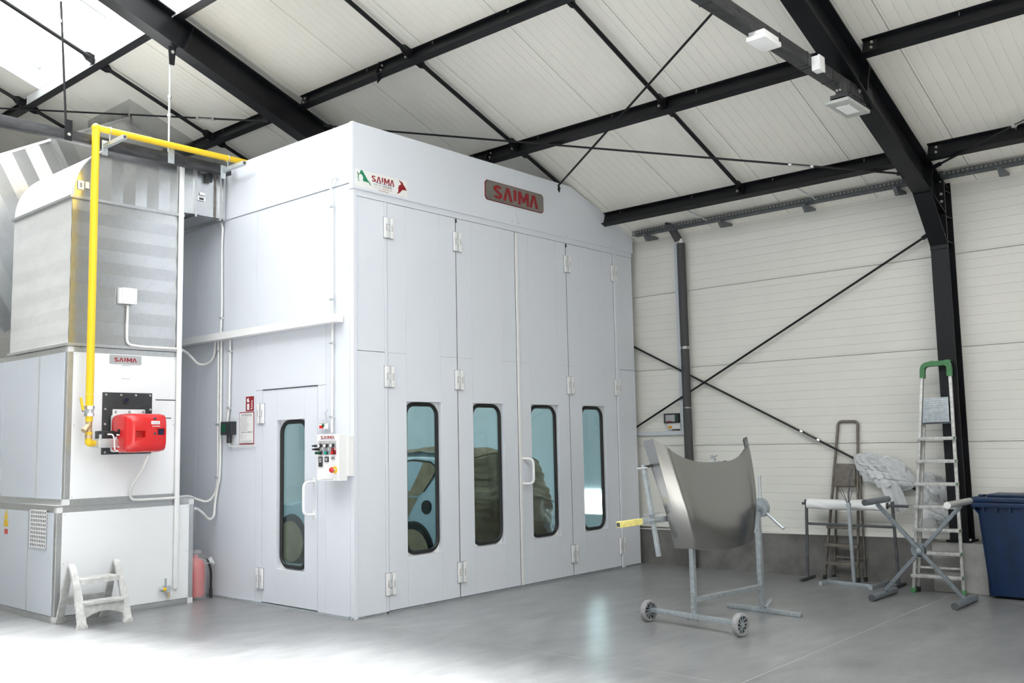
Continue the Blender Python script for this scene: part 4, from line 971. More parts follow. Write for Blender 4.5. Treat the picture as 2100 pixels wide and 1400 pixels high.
conduit('corrugated_conduit', catmull([PX(448, 698, -.03), PX(448, 760, -.03), PX(447, 900, -.03), PX(446, 985, -.03), PX(438, 1016, -.05), PX(424, 1028, -.10), PX(405, 1024, -.2), PX(385, 1017, -.33), PY(360, 1020, UY - .03), PY(330, 1022, UY - .03), PY(290, 1024, UY - .03), PY(272, 1023, UY - .03), PY(267, 1012, UY - .05), PY(272, 995, UY - .12), PY(290, 965, UY - .25), PY(305, 932, UY - .32)], 8), 'long grey conduit from the trunking round the cabinet to the underside of the burner', r=.0145, clips=[PX(448, 720, -.03), PX(447, 870, -.03), PX(446, 978, -.03)])
conduit('corrugated_conduit', catmull([PX(454, 698, -.03), PX(453, 800, -.03), PX(451, 960, -.03), PX(446, 1000, -.03), PX(441, 1030, -.04), PX(438, 1058, -.06), PX(428, 1064, -.1), PX(416, 1052, -.2), PX(406, 1044, -.28), PX(400, 1042, -.34)], 8), 'grey conduit from the trunking into the side of the lower cabinet', r=.0145)
# white riser pipe on the front right corner
wpz = thing('white_riser_pipe', (-.565, UY - .045, .17), 'white plastic riser running up the right edge of the air unit', 'pipe')
MB().box(-.60, -.55, UY - .045, UY - .012, .17, 4.70, .008).build('pipe', wpz, 'white', smooth=60)
# drain valve
dv = thing('drain_valve', (-.66, UY - .06, .12), 'small steel ball valve with yellow collar low on the cabinet front', 'valve')
c = PY(345, 1207, UY - .07)
MB().cyl(c + V((-.09, 0, 0)), c + V((-.02, 0, 0)), .019, 12).build('inlet', dv, 'zinc_light'); MB().cyl(c + V((-.06, 0, 0)), c + V((-.03, 0, 0)), .021, 12).build('yellow_collar', dv, 'yellow')
MB().cyl(c + V((0, .065, 0)), c + V((0, -.01, 0)), .036, 16).build('body', dv, 'zinc_light'); MB().box(c.x - .045, c.x - .028, c.y - .02, c.y - .008, c.z + .02, c.z + .11).build('lever', dv, 'zinc')
MB().cyl(c + V((.005, 0, -.03)), c + V((.005, 0, -.085)), .013, 10).build('outlet', dv, 'brass')
MB().tube(catmull([c + V((.005, 0, -.08)), c + V((.03, .02, -.105)), c + V((.07, .04, -.08))], 6), .004, 6).build('tube', dv, 'white')
# --- burner
bu = thing('gas_burner', (-1.1, 1.95, 1.58), 'red gas burner bolted to a black plate on the cabinet front', 'burner')
BY = 1.80
MB().box(-1.385, -.862, UY - .016, UY - .0045, 1.578, 2.20, .003).build('mounting_plate', bu, 'dark_plastic')
for x in (-1.355, -1.2, -1.045, -.89):
    for z in (2.175, 1.60): MB().bolt((x, UY - .016, z), (0, -1, 0), .012).build('bolt', bu, 'bolt')
for x in (-1.36, -.885):
    for z in (2.03, 1.88): MB().bolt((x, UY - .016, z), (0, -1, 0), .012).build('bolt', bu, 'bolt')
p = PY(259, 820, UY - .02)
m = MB(); m.cyl((p.x, UY - .018, p.z - .005), (p.x, UY - .03, p.z - .005), .032, 16); m.build('sight_boss', bu, 'dark_plastic'); MB().cyl((p.x, UY - .03, p.z), (p.x, UY - .045, p.z), .018, 14).build('sight_glass', bu, 'navy_glass')
MB().box(-1.29, -.945, UY - .04, UY - .016, 1.62, 2.03, .015).build('flange_plate', bu, 'plastic_grey')
for x in (-1.265, -1.12, -.97): MB().bolt((x, UY - .04, 2.008), (0, -1, 0), .011).build('bolt', bu, 'zinc')
bx0, bx1 = -1.325, -.895
MB().box(bx0 + .005, bx0 + .045 + .3, UY - .13, UY - .04, 1.60, 1.975, .03).build('fan_housing', bu, 'plastic_grey', smooth=60)
# casing: rounded profile swept along x, then pockets cut into the front
def casing_ring(m, x, k):
    prof = []
    y0_, y1_, z0_, z1_ = UY - .10, BY, 1.592, 1.978
    cy, cz = (y0_ + y1_) / 2, (z0_ + z1_) / 2; hy, hz = (y0_ - y1_) / 2 * k[0], (z1_ - z0_) / 2 * k[1]
    for i in range(36):
        t = 2 * PI * i / 36; c_, s_ = math.cos(t), math.sin(t); e_ = .42
        prof.append(m.bm.verts.new(V((x, cy + k[2] - hy * math.copysign(abs(c_) ** e_, c_), cz + hz * math.copysign(abs(s_) ** e_, s_)))))
    return prof
m = MB(); rings = [casing_ring(m, x, k) for x, k in ((bx0, (.86, .90, .03)), (bx0 + .012, (.93, .95, .02)), (bx0 + .07, (1, 1, 0)), (bx1 - .07, (1, 1, 0)), (bx1 - .025, (.97, .96, .005)), (bx1 - .006, (.88, .86, .02)), (bx1, (.7, .7, .04)))]
for r0, r1 in zip(rings, rings[1:]): m.bridge(r0, r1)
m.face(rings[0][::-1]); m.face(rings[-1])
cas = m.build('casing', bu, 'red', smooth=45)
cut = MB()
for (x0, x1, z0, z1, d) in ((bx0 + .08, bx0 + .19, 1.735, 1.815, .055), (bx1 - .14, bx1 - .03, 1.755, 1.84, .03)):
    cut.hexa([V((x0 + .012, BY + d, z0 + .01)), V((x1 - .012, BY + d, z0 + .01)), V((x1, BY - .05, z0)), V((x0, BY - .05, z0)), V((x0 + .012, BY + d, z1 - .02)), V((x1 - .012, BY + d, z1 - .02)), V((x1, BY - .05, z1)), V((x0, BY - .05, z1))])
cut.box(bx0 + .10, bx0 + .20, BY + .09, BY + .15, 1.94, 2.05)
co_ = cut.build('cutter', None, 'red', smooth=0)
md = cas.modifiers.new('b', 'BOOLEAN'); md.operation = 'DIFFERENCE'; md.solver = 'EXACT'; md.object = co_
bpy.context.view_layer.update()
nm_ = bpy.data.meshes.new_from_object(cas.evaluated_get(bpy.context.evaluated_depsgraph_get())); cas.modifiers.clear(); cas.data = nm_
bpy.data.objects.remove(co_)
MB().box(-1.085, -.995, BY - .004, BY + .004, 1.868, 1.90, .003).build('badge', bu, 'paper'); 
m = MB(); m.mat('paper'); m.poly([V((-1.075, BY - .002, 1.852)), V((-.99, BY - .002, 1.852)), V((-.99, BY - .002, 1.846)), V((-1.075, BY - .002, 1.846))]); m.build('badge_line', bu, smooth=0)
for z in (1.925, 1.775): MB().cyl((-1.045, BY - .003, z), (-1.045, BY + .01, z), .013, 12).build('screw_recess', bu, 'ink')
MB().box(bx1 - .10, bx1 - .045, BY + .022, BY + .032, 1.765, 1.825).build('display', bu, 'navy_glass')
MB().cyl((bx0 - .004, 1.98, 1.80), (bx0 + .01, 1.98, 1.80), .028, 16).build('cable_grommet', bu, 'rubber')
for i in range(6): MB().box(-1.073 + i * .0115, -1.066 + i * .0115, BY - .0045, BY - .004, 1.876, 1.892).build('badge_stroke', bu, 'ink_grey', smooth=0)
# gas train
gt = thing('gas_train', (-1.42, 2.05, 1.6), 'gas valve block with black coil and clear hoses beside the burner', 'valve')
MB().box(-1.52, -1.30, 1.99, 2.11, 1.645, 1.735, .008).build('valve_body', gt, 'alu')
MB().box(-1.51, -1.36, 1.99, 2.10, 1.735, 1.81, .006).build('coil', gt, 'dark_plastic'); MB().box(-1.46, -1.34, 1.985, 2.10, 1.75, 1.80, .004).build('plug', gt, 'rubber')
for x in (-1.345, -1.50): MB().cyl((x, 2.0, 1.72), (x, 2.0, 1.775), .015, 10).build('test_nipple', gt, 'zinc_light')
MB().cyl((-1.30, 2.05, 1.69), (-1.26, 2.05, 1.69), .032, 14).build('outlet', gt, 'zinc')
MB().tube(catmull([V((-1.44, 1.98, 1.775)), V((-1.40, 1.96, 1.77)), V((-1.385, 1.95, 1.72)), V((-1.375, 1.96, 1.64)), V((-1.35, 1.98, 1.615)), V((-1.28, 2.0, 1.615))], 8), .007, 8).build('clear_hose', gt, 'white')
MB().tube(catmull([V((-1.345, 1.99, 1.77)), V((-1.29, 1.95, 1.76)), V((-1.265, 1.94, 1.71)), V((-1.28, 1.95, 1.66)), V((-1.33, 1.98, 1.65))], 8), .007, 8).build('clear_hose', gt, 'white')
# yellow gas pipe
gp = thing('gas_pipe', (-1.595, 2.03, 1.68), 'bright yellow gas pipe running over to the booth and down to the burner', 'pipe')
GY = 2.0
c0 = PY(197, 262, GY); xg = c0.x; zg = c0.z
MB().tube([V((xg, GY, zg)), V((PY(183, 845, GY).x, GY, 2.02))], .037, 16).build('drop_pipe', gp, 'yellow', smooth=60)
MB().tube([V((xg, GY, zg)), V((.9, GY, zg + .005))], .033, 16).build('run_pipe', gp, 'yellow', smooth=60)
m = MB(); bmesh.ops.create_uvsphere(m.bm, u_segments=16, v_segments=10, radius=.043, matrix=Matrix.Translation(V((xg, GY, zg)))); m.build('elbow', gp, 'yellow', smooth=60)
xb = PY(183, 845, GY).x
MB().cyl((xb, GY, 2.16), (xb, GY, 2.165), .0385, 16).build('pipe_joint', gp, 'yellow_dull')
m = MB(); m.cyl((xb, GY, 2.02), (xb, GY, 2.05), .048, 6); m.cyl((xb, GY, 1.98), (xb, GY, 2.02), .042, 14); m.cyl((xb, GY, 1.95), (xb, GY, 1.98), .047, 6); m.build('ball_valve', gp, 'alu')
m = MB(); m.cyl((xb, GY, 2.0), (xb - .07, GY - .01, 2.0), .012, 8); m.build('valve_stem', gp, 'zinc'); m = MB(); m.bar((xb - .065, GY - .01, 2.01), (xb - .09, GY - .01, 2.13), .022, .012, (0, 1, 0)); m.build('valve_lever', gp, 'yellow')
MB().cyl((xb, GY, 1.95), (xb, GY, 1.90), .034, 14).build('nipple', gp, 'yellow')
m = MB(); m.cyl((xb, GY, 1.91), (xb, GY, 1.80), .03, 14); m.cyl((xb + .005, GY, 1.87), (xb - .055, GY - .03, 1.815), .027, 12); m.cyl((xb - .05, GY - .028, 1.82), (xb - .062, GY - .034, 1.808), .031, 6); m.build('strainer', gp, 'brass')
MB().cyl((xb, GY, 1.80), (xb, GY, 1.775), .033, 14).build('nipple', gp, 'yellow'); m = MB(); m.cyl((xb, GY, 1.775), (xb, GY, 1.735), .037, 8); m.build('union', gp, 'brass')
m = MB(); m.tube(smooth_path([V((xb, GY, 1.735)), V((xb, GY, 1.69)), V((xb + .07, GY + .05, 1.69))], 8, .045), .033, 14); m.build('elbow', gp, 'yellow', smooth=60)
# strut brackets carrying the pipe
for px, py in ((215, 300), (458, 350)):
    b_ = PY(px, py, 2.04)
    br = thing('pipe_bracket', (b_.x, 1.85, b_.z), 'galvanised slotted bracket under the yellow pipe ' + ('next to its downward bend' if px < 300 else 'next to the booth wall'), 'bracket', 'slotted brackets under the yellow pipe')
    MB().bar((b_.x, 2.05, b_.z), (b_.x + .0, 1.62, b_.z + .0), .041, .041).build('channel', br, 'zinc_light', smooth=0)
    MB().box(b_.x - .03, b_.x + .03, 2.038, 2.048, b_.z - .09, b_.z + .06).build('foot_plate', br, 'zinc_light', smooth=0)
    MB().bar((b_.x, 1.645, b_.z), (b_.x, 1.617, b_.z), .027, .027).build('channel_slot', br, 'ink', smooth=0)
    MB().cyl((b_.x + .03, GY, b_.z + .02), (b_.x + .03, GY, zg - .034), .006, 6).build('stud', br, 'zinc'); MB().tube([V((b_.x + .03, GY, zg)) + V((0, math.cos(t / 8 * PI) * .037, math.sin(t / 8 * PI) * .037)) for t in range(17)], .004, 5).build('clamp', br, 'zinc_light')
# --- exhaust duct behind, rising through the roof
ex = thing('exhaust_duct', (.3, 5.0, 3.0), 'galvanised exhaust duct behind the air unit rising through the roof lining', 'duct')
RX0, RX1, RY0, RY1 = -.095, 1.15, 4.42, 5.6
m = MB()
folded(m, lambda t, s, d: V((RX0 - d, RY0 + (RY1 - RY0) * t, 5.55 + (rz(RX0) - 5.55) * s)), 6, .004)
def rtop(x): return rz(x) + .01
for i in range(8):
    x0, x1 = RX0 + (RX1 - RX0) * i / 8, RX0 + (RX1 - RX0) * (i + 1) / 8; d0, d1 = (.005, 0) if i % 2 else (0, .005)
    m.poly([V((x0, RY0 - d0, 5.0)), V((x1, RY0 - d1, 5.0)), V((x1, RY0 - d1, rtop(x1))), V((x0, RY0 - d0, rtop(x0)))])
m.poly([V((RX1, RY0, 5.0)), V((RX1, RY1, 5.0)), V((RX1, RY1, rtop(RX1))), V((RX1, RY0, rtop(RX1)))])
m.build('riser', ex, 'galv', smooth=0)
# sloping run down to the left: two bolted lengths with a flange between
TS = .53                                            # rise per metre along x
def ez(x): return 5.384 + TS * (x + 1.033)
sd_ = V((1, 0, TS)).normalized(); pd = V((TS, 0, -1)).normalized()
def run(name, x0, x1, y0a, y0b, n, amp, depth, mat='galv'):
    m = MB()
    folded(m, lambda t, s, d: V((x0 + (x1 - x0) * t, y0a + (y0b - y0a) * t - d, ez(x0 + (x1 - x0) * t))) + pd * depth * s, n, amp)
    folded(m, lambda t, s, d: V((x0 + (x1 - x0) * t, RY1 + d, ez(x0 + (x1 - x0) * t))) + pd * depth * s, n, amp)
    m.poly([V((x0, y0a, ez(x0))), V((x1, y0b, ez(x1))), V((x1, RY1, ez(x1))), V((x0, RY1, ez(x0)))])
    m.poly([V((x0, y0a, ez(x0))) + pd * depth, V((x1, y0b, ez(x1))) + pd * depth, V((x1, RY1, ez(x1))) + pd * depth, V((x0, RY1, ez(x0))) + pd * depth])
    return m.build(name, ex, mat, smooth=0)
run('upper_run', -1.033, -.10, RY0, RY0, 5, .006, .95); run('lower_run', -1.06, -2.9, RY0, 4.75, 13, .016, 1.9)
m = MB(); m.bar(V((-1.045, RY0 - .012, ez(-1.045))) - pd * .03, V((-1.045, RY0 - .012, ez(-1.045))) + pd * .95, .03, .06, sd_); m.build('flange', ex, 'galv_frame', smooth=0)
MB().bar((-.10, RY0 - .012, ez(-.1) + .01), (-1.03, RY0 - .012, ez(-1.03) + .01), .03, .03).build('flange', ex, 'galv_frame', smooth=0); MB().bar((-1.06, RY0 - .012, ez(-1.06) + .01), (-2.9, 4.74, ez(-2.9) + .01), .03, .03).build('flange', ex, 'galv_frame', smooth=0)
MB().bar((RX0 - .01, RY0 - .015, 5.80), (RX1, RY0 - .015, 5.36), .03, .03).build('flange', ex, 'galv_frame', smooth=0)
# --- plastic step stool in front of the cabinet
st = thing('step_stool', (-1.54, 1.97, 0), 'dusty pale plastic folding step stool standing in front of the air unit', 'step stool')
XL, XR = -1.755, -1.325
def side(x, s_):
    # front leg with rounded top loop (one continuous leaf) ; rear leg
    m = MB(); w_ = .075
    yt, zt = 1.985, .565
    def strip(pts, wd):
        rings = []
        for (y, z, hw, dx) in pts: rings.append([m.bm.verts.new(V((x + dx - hw, y - wd, z))), m.bm.verts.new(V((x + dx + hw, y - wd, z))), m.bm.verts.new(V((x + dx + hw, y + wd, z))), m.bm.verts.new(V((x + dx - hw, y + wd, z)))])
        for a_, b_ in zip(rings, rings[1:]): m.bridge(a_, b_)
        m.face(rings[0][::-1]); m.face(rings[-1])
    strip([(1.725, 0, .048, 0), (1.727, .03, .046, 0), (1.733, .04, .038, 0), (1.83, .30, .034, 0), (1.94, .51, .030, 0), (1.975, .555, .026, 0), (2.0, .565, .02, 0)], .017)
    return m.build('front_leg', st, 'stool', smooth=50)
def rear(x):
    m = MB(); rings = []
    for (y, z, hw) in ((2.205, 0, .045), (2.20, .03, .043), (2.195, .04, .034), (2.10, .30, .032), (2.02, .51, .028), (1.995, .56, .02)):
        rings.append([m.bm.verts.new(V((x - hw, y - .013, z))), m.bm.verts.new(V((x + hw, y - .013, z))), m.bm.verts.new(V((x + hw, y + .013, z))), m.bm.verts.new(V((x - hw, y + .013, z)))])
    for a_, b_ in zip(rings, rings[1:]): m.bridge(a_, b_)
    m.face(rings[0][::-1]); m.face(rings[-1]); return m.build('rear_leg', st, 'stool', smooth=50)
for x in (XL, XR): side(x, 1); rear(x)
MB().box(XL + .03, XR - .03, 1.83, 2.04, .405, .435, .008).build('upper_step', st, 'stool'); MB().box(XL + .03, XR - .03, 1.83, 1.842, .385, .41).build('step_lip', st, 'stool')
MB().box(XL + .03, XR - .03, 1.72, 1.87, .205, .235, .008).build('lower_step', st, 'stool')
m = MB(); n_ = 12; top = [(XL + .03 + (XR - XL - .06) * i / n_) for i in range(n_ + 1)]
m.prism([V((x, 1.745, .21)) for x in top] + [V((x, 1.745, .135 - .05 * abs((x - (XL + XR) / 2) / .2) ** 2.2 * 1.3)) for x in reversed(top)], (0, .016, 0)); m.build('step_apron', st, 'stool')
MB().box(XL + .03, XR - .03, 2.118, 2.135, .175, .25, .004).build('rear_brace', st, 'stool')
# --- bagged extinguisher beside the cabinet
fe = thing('bagged_extinguisher', (-.225, 2.42, 0), 'red fire extinguisher wrapped in clear plastic beside the air unit', 'extinguisher')
c = V((-.225, 2.42, 0)); m = MB()
prof = [(0, .02), (.095, .02), (.105, .05), (.105, .34), (.09, .40), (.05, .43), (.03, .44), (.03, .47), (0, .47)]
rr = [m.ring(c + V((0, 0, z)), V((1, 0, 0)), V((0, 1, 0)), max(r_, .001), 18) for r_, z in prof]
for a_, b_ in zip(rr, rr[1:]): m.bridge(a_, b_)
m.build('cylinder', fe, 'red', smooth=50)
MB().cyl(c + V((0, 0, .0)), c + V((0, 0, .03)), .1, 18).build('foot_ring', fe, 'rubber'); MB().box(c.x - .02, c.x + .09, c.y - .015, c.y + .015, .455, .485).build('trigger', fe, 'rubber')
MB().tube(catmull([c + V((.02, -.02, .45)), c + V((.10, -.06, .42)), c + V((.135, -.09, .30)), c + V((.14, -.09, .12)), c + V((.142, -.09, .0))], 8), .012, 8).build('hose', fe, 'rubber')
MB().cyl(c + V((.14, -.09, .11)), c + V((.141, -.09, .02)), .018, 10).build('nozzle', fe, 'dark_plastic')
m = MB(); random.seed(5)
def bagf(u, v):
    t = u * 2 * PI; r_ = .125 * (1 + .10 * math.sin(5 * t + 9 * v) * math.sin(7 * v + t)) * (1 - max(0, v - .78) * 2.6); z = .005 + .52 * v
    return c + V((math.cos(t) * r_, math.sin(t) * r_, z))
g_ = m.grid(bagf, 28, 16); m.build('plastic_bag', fe, 'clear_film', smooth=25)
m = MB(); m.grid(lambda u, v: c + V((.10 + .085 * v, -.06 + .03 * math.sin(6 * u + 3 * v), .36 + .10 * (u - .5) * (.35 + .9 * v) + .03 * v)), 8, 5); m.build('bag_tip', fe, 'bag_film', smooth=20)

# ================================================================== CAR INSIDE THE BOOTH
ca = thing('car', (3.03, 2.7, .012), 'pale blue hatchback masked with brown paper inside the booth', 'car')
CX, CWd = 3.035, .84                             # centre line, half width
def prof(y):
    """(roof height, waist height) along the car; rear bumper at y = .80"""
    t = y - .80
    if t < .10: top = .95 + t * 3.4
    elif t < .45: top = 1.29 + (t - .10) * .62
    elif t < 1.6: top = 1.507 + .03 * math.sin((t - .45) / 1.15 * PI)
    elif t < 2.7: top = 1.507 - (t - 1.6) * .5
    elif t < 3.6: top = .957 - (t - 2.7) * .14
    else: top = .83 - (t - 3.6) * .7
    return top
def section(y):
    top = prof(y); w_ = CWd * (1 - .10 * max(0, 1 - (y - .8) / .25) ** 2 - .12 * max(0, (y - 4.1) / .6) ** 2)
    waist = min(.98, top - .06); rw = w_ * (.74 if top > 1.25 else .9)
    half = [(0, .22), (w_ * .93, .22), (w_ * .985, .32), (w_, .55), (w_ * .995, .80), (w_ * .97, waist)]
    half += [(w_ * .97 + (rw - w_ * .97) * k, waist + (top - .07 - waist) * k) for k in (.35, .7, .95)] + [(rw * .92, top - .02), (rw * .6, top), (0, top + .012)]
    return half
ysec = [.80 + 3.9 * (i / 52) for i in range(53)]
def archy(y, z): 
    for yc in (1.56, 4.05):
        if (y - yc) ** 2 + (z - .34) ** 2 < .335 ** 2: return True
    return False
m = MB(); rows = []
for y in ysec:
    h = section(y); rows.append([m.bm.verts.new(V((CX - x, y, z))) for x, z in h] + [m.bm.verts.new(V((CX + x, y, z))) for x, z in reversed(h[1:-1])])
for a_, b_ in zip(rows, rows[1:]):
    n = len(a_)
    for i in range(n):
        c_ = (a_[i].co + b_[(i + 1) % n].co) / 2
        m.face([a_[i], a_[(i + 1) % n], b_[(i + 1) % n], b_[i]])
m.face(rows[0][::-1]); m.face(rows[-1]); m.build('body', ca, 'car', smooth=40)
sx_ = CX - CWd
for s_ in (-1, 1):
    xo = CX + s_ * (CWd + .004)
    for yc in (1.56, 4.05):
        m = MB(); pts = [V((xo, yc + .345 * math.cos(t), .34 + .345 * math.sin(t))) for t in [PI * i / 14 for i in range(15)]] + [V((xo, yc - .345, .20)), V((xo, yc + .345, .20))]
        m.prism(pts, (-s_ * .03, 0, 0)); m.build('wheel_arch', ca, 'rubber', smooth=0)
        MB().cyl((xo + s_ * .012, yc, .325), (xo - s_ * .2, yc, .325), .31, 28).build('tyre', ca, 'rubber', smooth=40)
        m = MB(); random.seed(int(yc * 10))
        cc = V((xo + s_ * .02, yc, .31)); rim = [m.bm.verts.new(cc + V((s_ * .01 * random.random(), .29 * math.cos(t) * (1 + .04 * random.random()), .28 * math.sin(t)))) for t in [2 * PI * i / 22 for i in range(22)]]
        ct = m.bm.verts.new(cc + V((s_ * .035, 0, 0)))
        for i in range(22): m.face([ct, rim[i], rim[(i + 1) % 22]])
        m.build('wheel_cover_paper', ca, 'kraft', smooth=30)
# masked rear side window with black seal, fuel filler hole (left side)
def sidept(y, z, o=.006):
    h = section(y)
    for (x0, z0), (x1, z1) in zip(h, h[1:]):
        if z0 <= z <= z1 and z1 > z0: return V((CX - (x0 + (x1 - x0) * (z - z0) / (z1 - z0)) - o, y, z))
    return V((CX - h[-4][0] - o, y, z))
outl = [(1.335, 1.34), (1.30, 1.30), (1.33, 1.20), (1.42, 1.04), (1.50, .99), (2.6, .99), (2.6, 1.40), (1.75, 1.42), (1.45, 1.395)]
m = MB(); m.poly([sidept(y, min(z, prof(y) - .085), .008) for y, z in outl]); m.build('masked_window', ca, 'kraft', smooth=0)
m = MB(); m.tube([sidept(y, min(z, prof(y) - .085), .009) for y, z in (outl[3:0:-1] + [outl[0]] + outl[:-4:-1])], .010, 6); m.build('window_seal', ca, 'rubber')
m = MB(); p = sidept(1.335, .855, .012); m.cyl(p, p + V((.02, 0, 0)), .085, 20); m.build('filler_hole', ca, 'rubber', smooth=0)
m = MB(); m.poly([sidept(y, z, .007) for y, z in ((1.50, .97), (1.60, .97), (2.6, .97), (2.6, .45), (1.92, .45), (1.86, .60), (1.72, .70), (1.66, .72))]); m.build('door_masking', ca, 'kraft', smooth=0)
# brown paper over the roof and down the tail, crumpled
def crump(u, v, s=0.): return .02 * math.sin(17 * u + 9 * v + s) + .015 * math.sin(31 * u - 13 * v + s) + .012 * math.sin(7 * u + 41 * v)
def tail(u, v):
    x = CX + (u - .5) * 2 * (CWd - .02 + .05 * (1 - v)); 
    z = .10 + 1.36 * v; k = math.sqrt(max(0, 1 - ((u - .5) * 2) ** 4))
    y = .66 + .10 * (1 - k) + (.0 if v < .55 else (v - .55) * .55) + crump(u, v) * 1.2
    if v > .93: z = 1.44 + (v - .93) * .5 + .04 * (k - 1)
    z -= (1 - k) * .16 * v
    return V((x, y, z))
m = MB(); m.grid(lambda u, v: tail(u, v * .62), 40, 26); m.build('tail_paper', ca, 'kraft_dark', smooth=25)
m = MB(); m.grid(lambda u, v: tail(u, .60 + v * .40) + V((0, -.03 + .02 * math.sin(40 * v + 5 * u), .02 * math.sin(19 * u))), 40, 20); m.build('tail_film', ca, 'kraft', smooth=20)
m = MB(); m.grid(lambda u, v: V((CX + (u - .5) * 1.3, 1.0 + v * 1.9, prof(1.0 + v * 1.9) + .03 + crump(u, v) * .5 - .05 * abs(u - .5) ** 2 * 4)), 24, 24); m.build('roof_paper', ca, 'kraft', smooth=25)
m = MB(); m.grid(lambda u, v: tail(.80 + .24 * u, v * .5) + V((.02, -.05 + .03 * math.sin(30 * v + 7 * u), 0)), 12, 20); m.build('plastic_sheet', ca, 'clear_film', smooth=20)

# ================================================================== HOOD ON ITS STAND
ha = math.radians(-7); E1 = V((math.cos(ha), math.sin(ha), 0)); E2 = V((math.sin(ha), -math.cos(ha), 0)); O = V((1.5, -2.75, 0)); ZV = V((0, 0, 1))
def hp(s, o, z): return O + E1 * s + E2 * o + ZV * z
TZ = .955
hs = thing('panel_stand', O, 'grey steel rotating panel stand with two wheels holding the car hood', 'stand')
def sbar(name, p0, p1, w_=.04, mat='zinc', up=(0, 0, 1)): return MB().bar(p0, p1, w_, w_, up, .003).build(name, hs, mat)
sbar('axle_bar', hp(-.03, -.46, .105), hp(-.03, .47, .105)); sbar('post', hp(0, 0, .125), hp(0, 0, TZ - .02), .042, 'zinc', E1); sbar('post', hp(1.0, 0, .04), hp(1.0, 0, TZ - .03), .045, 'zinc', E1)
sbar('foot_bar', hp(1.02, -.40, .022), hp(1.02, .40, .022)); sbar('link_bar', hp(.02, 0, .235), hp(.98, 0, .235), .042)
sbar('prop_leg', hp(1.02, .02, .05), hp(1.09, .05, .12), .03)
for s_ in (-1, 1):
    m = MB(); c = hp(-.03, s_ * .49, .095)
    ax = E2 * s_
    a = ZV; b = ax.cross(a)
    tyre = MB(); tr_ = [tyre.ring(c + ax * o_, a, b, r_, 28) for r_, o_ in ((.072, -.027), (.086, -.028), (.094, -.02), (.096, 0), (.094, .02), (.086, .028), (.072, .027), (.070, 0))]
    for i in range(len(tr_)): tyre.bridge(tr_[i], tr_[(i + 1) % len(tr_)])
    wl = tyre.build('wheel', hs, 'tyre_grey', smooth=50); m.bm.free()
    MB().cyl(c - ax * .006, c + ax * .006, .072, 28).build('wheel_disc', wl, 'dark_plastic'); MB().cyl(c - ax * .03, c + ax * .03, .02, 14).build('hub', wl, 'zinc')
    for k in range(10):
        t = 2 * PI * k / 10; d = a * math.cos(t) + b * math.sin(t); n_ = ax.cross(d)
        MB().bar(c + d * .015 + n_ * .004, c + d * .072 - n_ * .010, .008, .040, ax).build('spoke', wl, 'zinc')
for s_, z in ((0, .30), (0, .17)): MB().bolt(hp(-.021, 0, z), -E1, .009).build('bolt', hs, 'bolt')
for z in (.36, .30, .16): MB().bolt(hp(.977, 0, z), -E1, .009).build('bolt', hs, 'bolt')
for o_ in (-.05, .05): MB().bolt(hp(-.03, o_, .084), -ZV, .012).build('bolt', hs, 'zinc')
# rotating tube, disc with spokes, cross arms
MB().bar(hp(-.93, 0, TZ - .012), hp(-.66, 0, TZ - .006), .048, .048, ZV, .003).build('tube_end', hs, 'yellow_dull'); MB().bar(hp(-.66, 0, TZ - .006), hp(.97, 0, TZ + .005), .046, .046, ZV, .003).build('rotating_tube', hs, 'zinc')
MB().bar(hp(-.934, 0, TZ - .012), hp(-.91, 0, TZ - .012), .032, .032, ZV).build('tube_bore', hs, 'ink')
MB().cyl(hp(1.03, 0, TZ + .005), hp(1.075, 0, TZ + .005), .088, 28).build('index_disc', hs, 'zinc')
MB().cyl(hp(1.0, 0, TZ + .005), hp(1.03, 0, TZ + .005), .03, 16).build('hub', hs, 'zinc')
for t in (90, 220, 322):
    d = E2 * math.cos(math.radians(t)) + ZV * math.sin(math.radians(t)); MB().cyl(hp(1.055, 0, TZ + .005) + d * .07, hp(1.055, 0, TZ + .005) + d * .30, .015, 10).build('turning_spoke', hs, 'zinc_light')
tl = math.radians(10); UP = ZV * math.cos(tl) - E2 * math.sin(tl); NO = E2 * math.cos(tl) + ZV * math.sin(tl)
for s_ in (-.53, .50):
    c = hp(s_, .02, TZ)
    MB().bar(c - UP * .30, c + UP * .46, .032, .032, E1, .002).build('cross_arm', hs, 'zinc')
    MB().obox(c, E1 * .045, NO * .05, UP * .007).build('clamp_plate', hs, 'zinc'); MB().obox(c + UP * .05, E1 * .045, NO * .05, UP * .006).build('clamp_plate', hs, 'zinc')
    MB().cyl(c + NO * -.05 + UP * .02, c + NO * -.05 + UP * .02 - E1 * .09, .009, 8).build('clamp_screw', hs, 'zinc_light')
    MB().cyl(c + UP * .43 - E1 * .09, c + UP * .43 + E1 * .03 + NO * .05, .009, 8).build('peg', hs, 'zinc_light')
    MB().cyl(c + UP * .44, c + UP * .44 + NO * .09, .012, 8).build('support_pad', hs, 'rubber')
MB().cyl(hp(-.06, -.06, 1.15), hp(-.10, -.10, 1.455), .016, 10).build('holder_rod', hs, 'zinc'); MB().cyl(hp(-.02, 0, TZ), hp(-.06, -.06, 1.16), .016, 10).build('holder_rod', hs, 'zinc')
wn = hp(.44, -.06, 1.44); m = MB(); m.bar(wn - E1 * .05, wn + E1 * .05 + ZV * .02, .014, .014); m.bar(wn - E1 * .04 + ZV * .03, wn + E1 * .03 - ZV * .02, .012, .012); m.cyl(wn - ZV * .20, wn, .01, 8); m.build('wing_screw', hs, 'zinc_light')
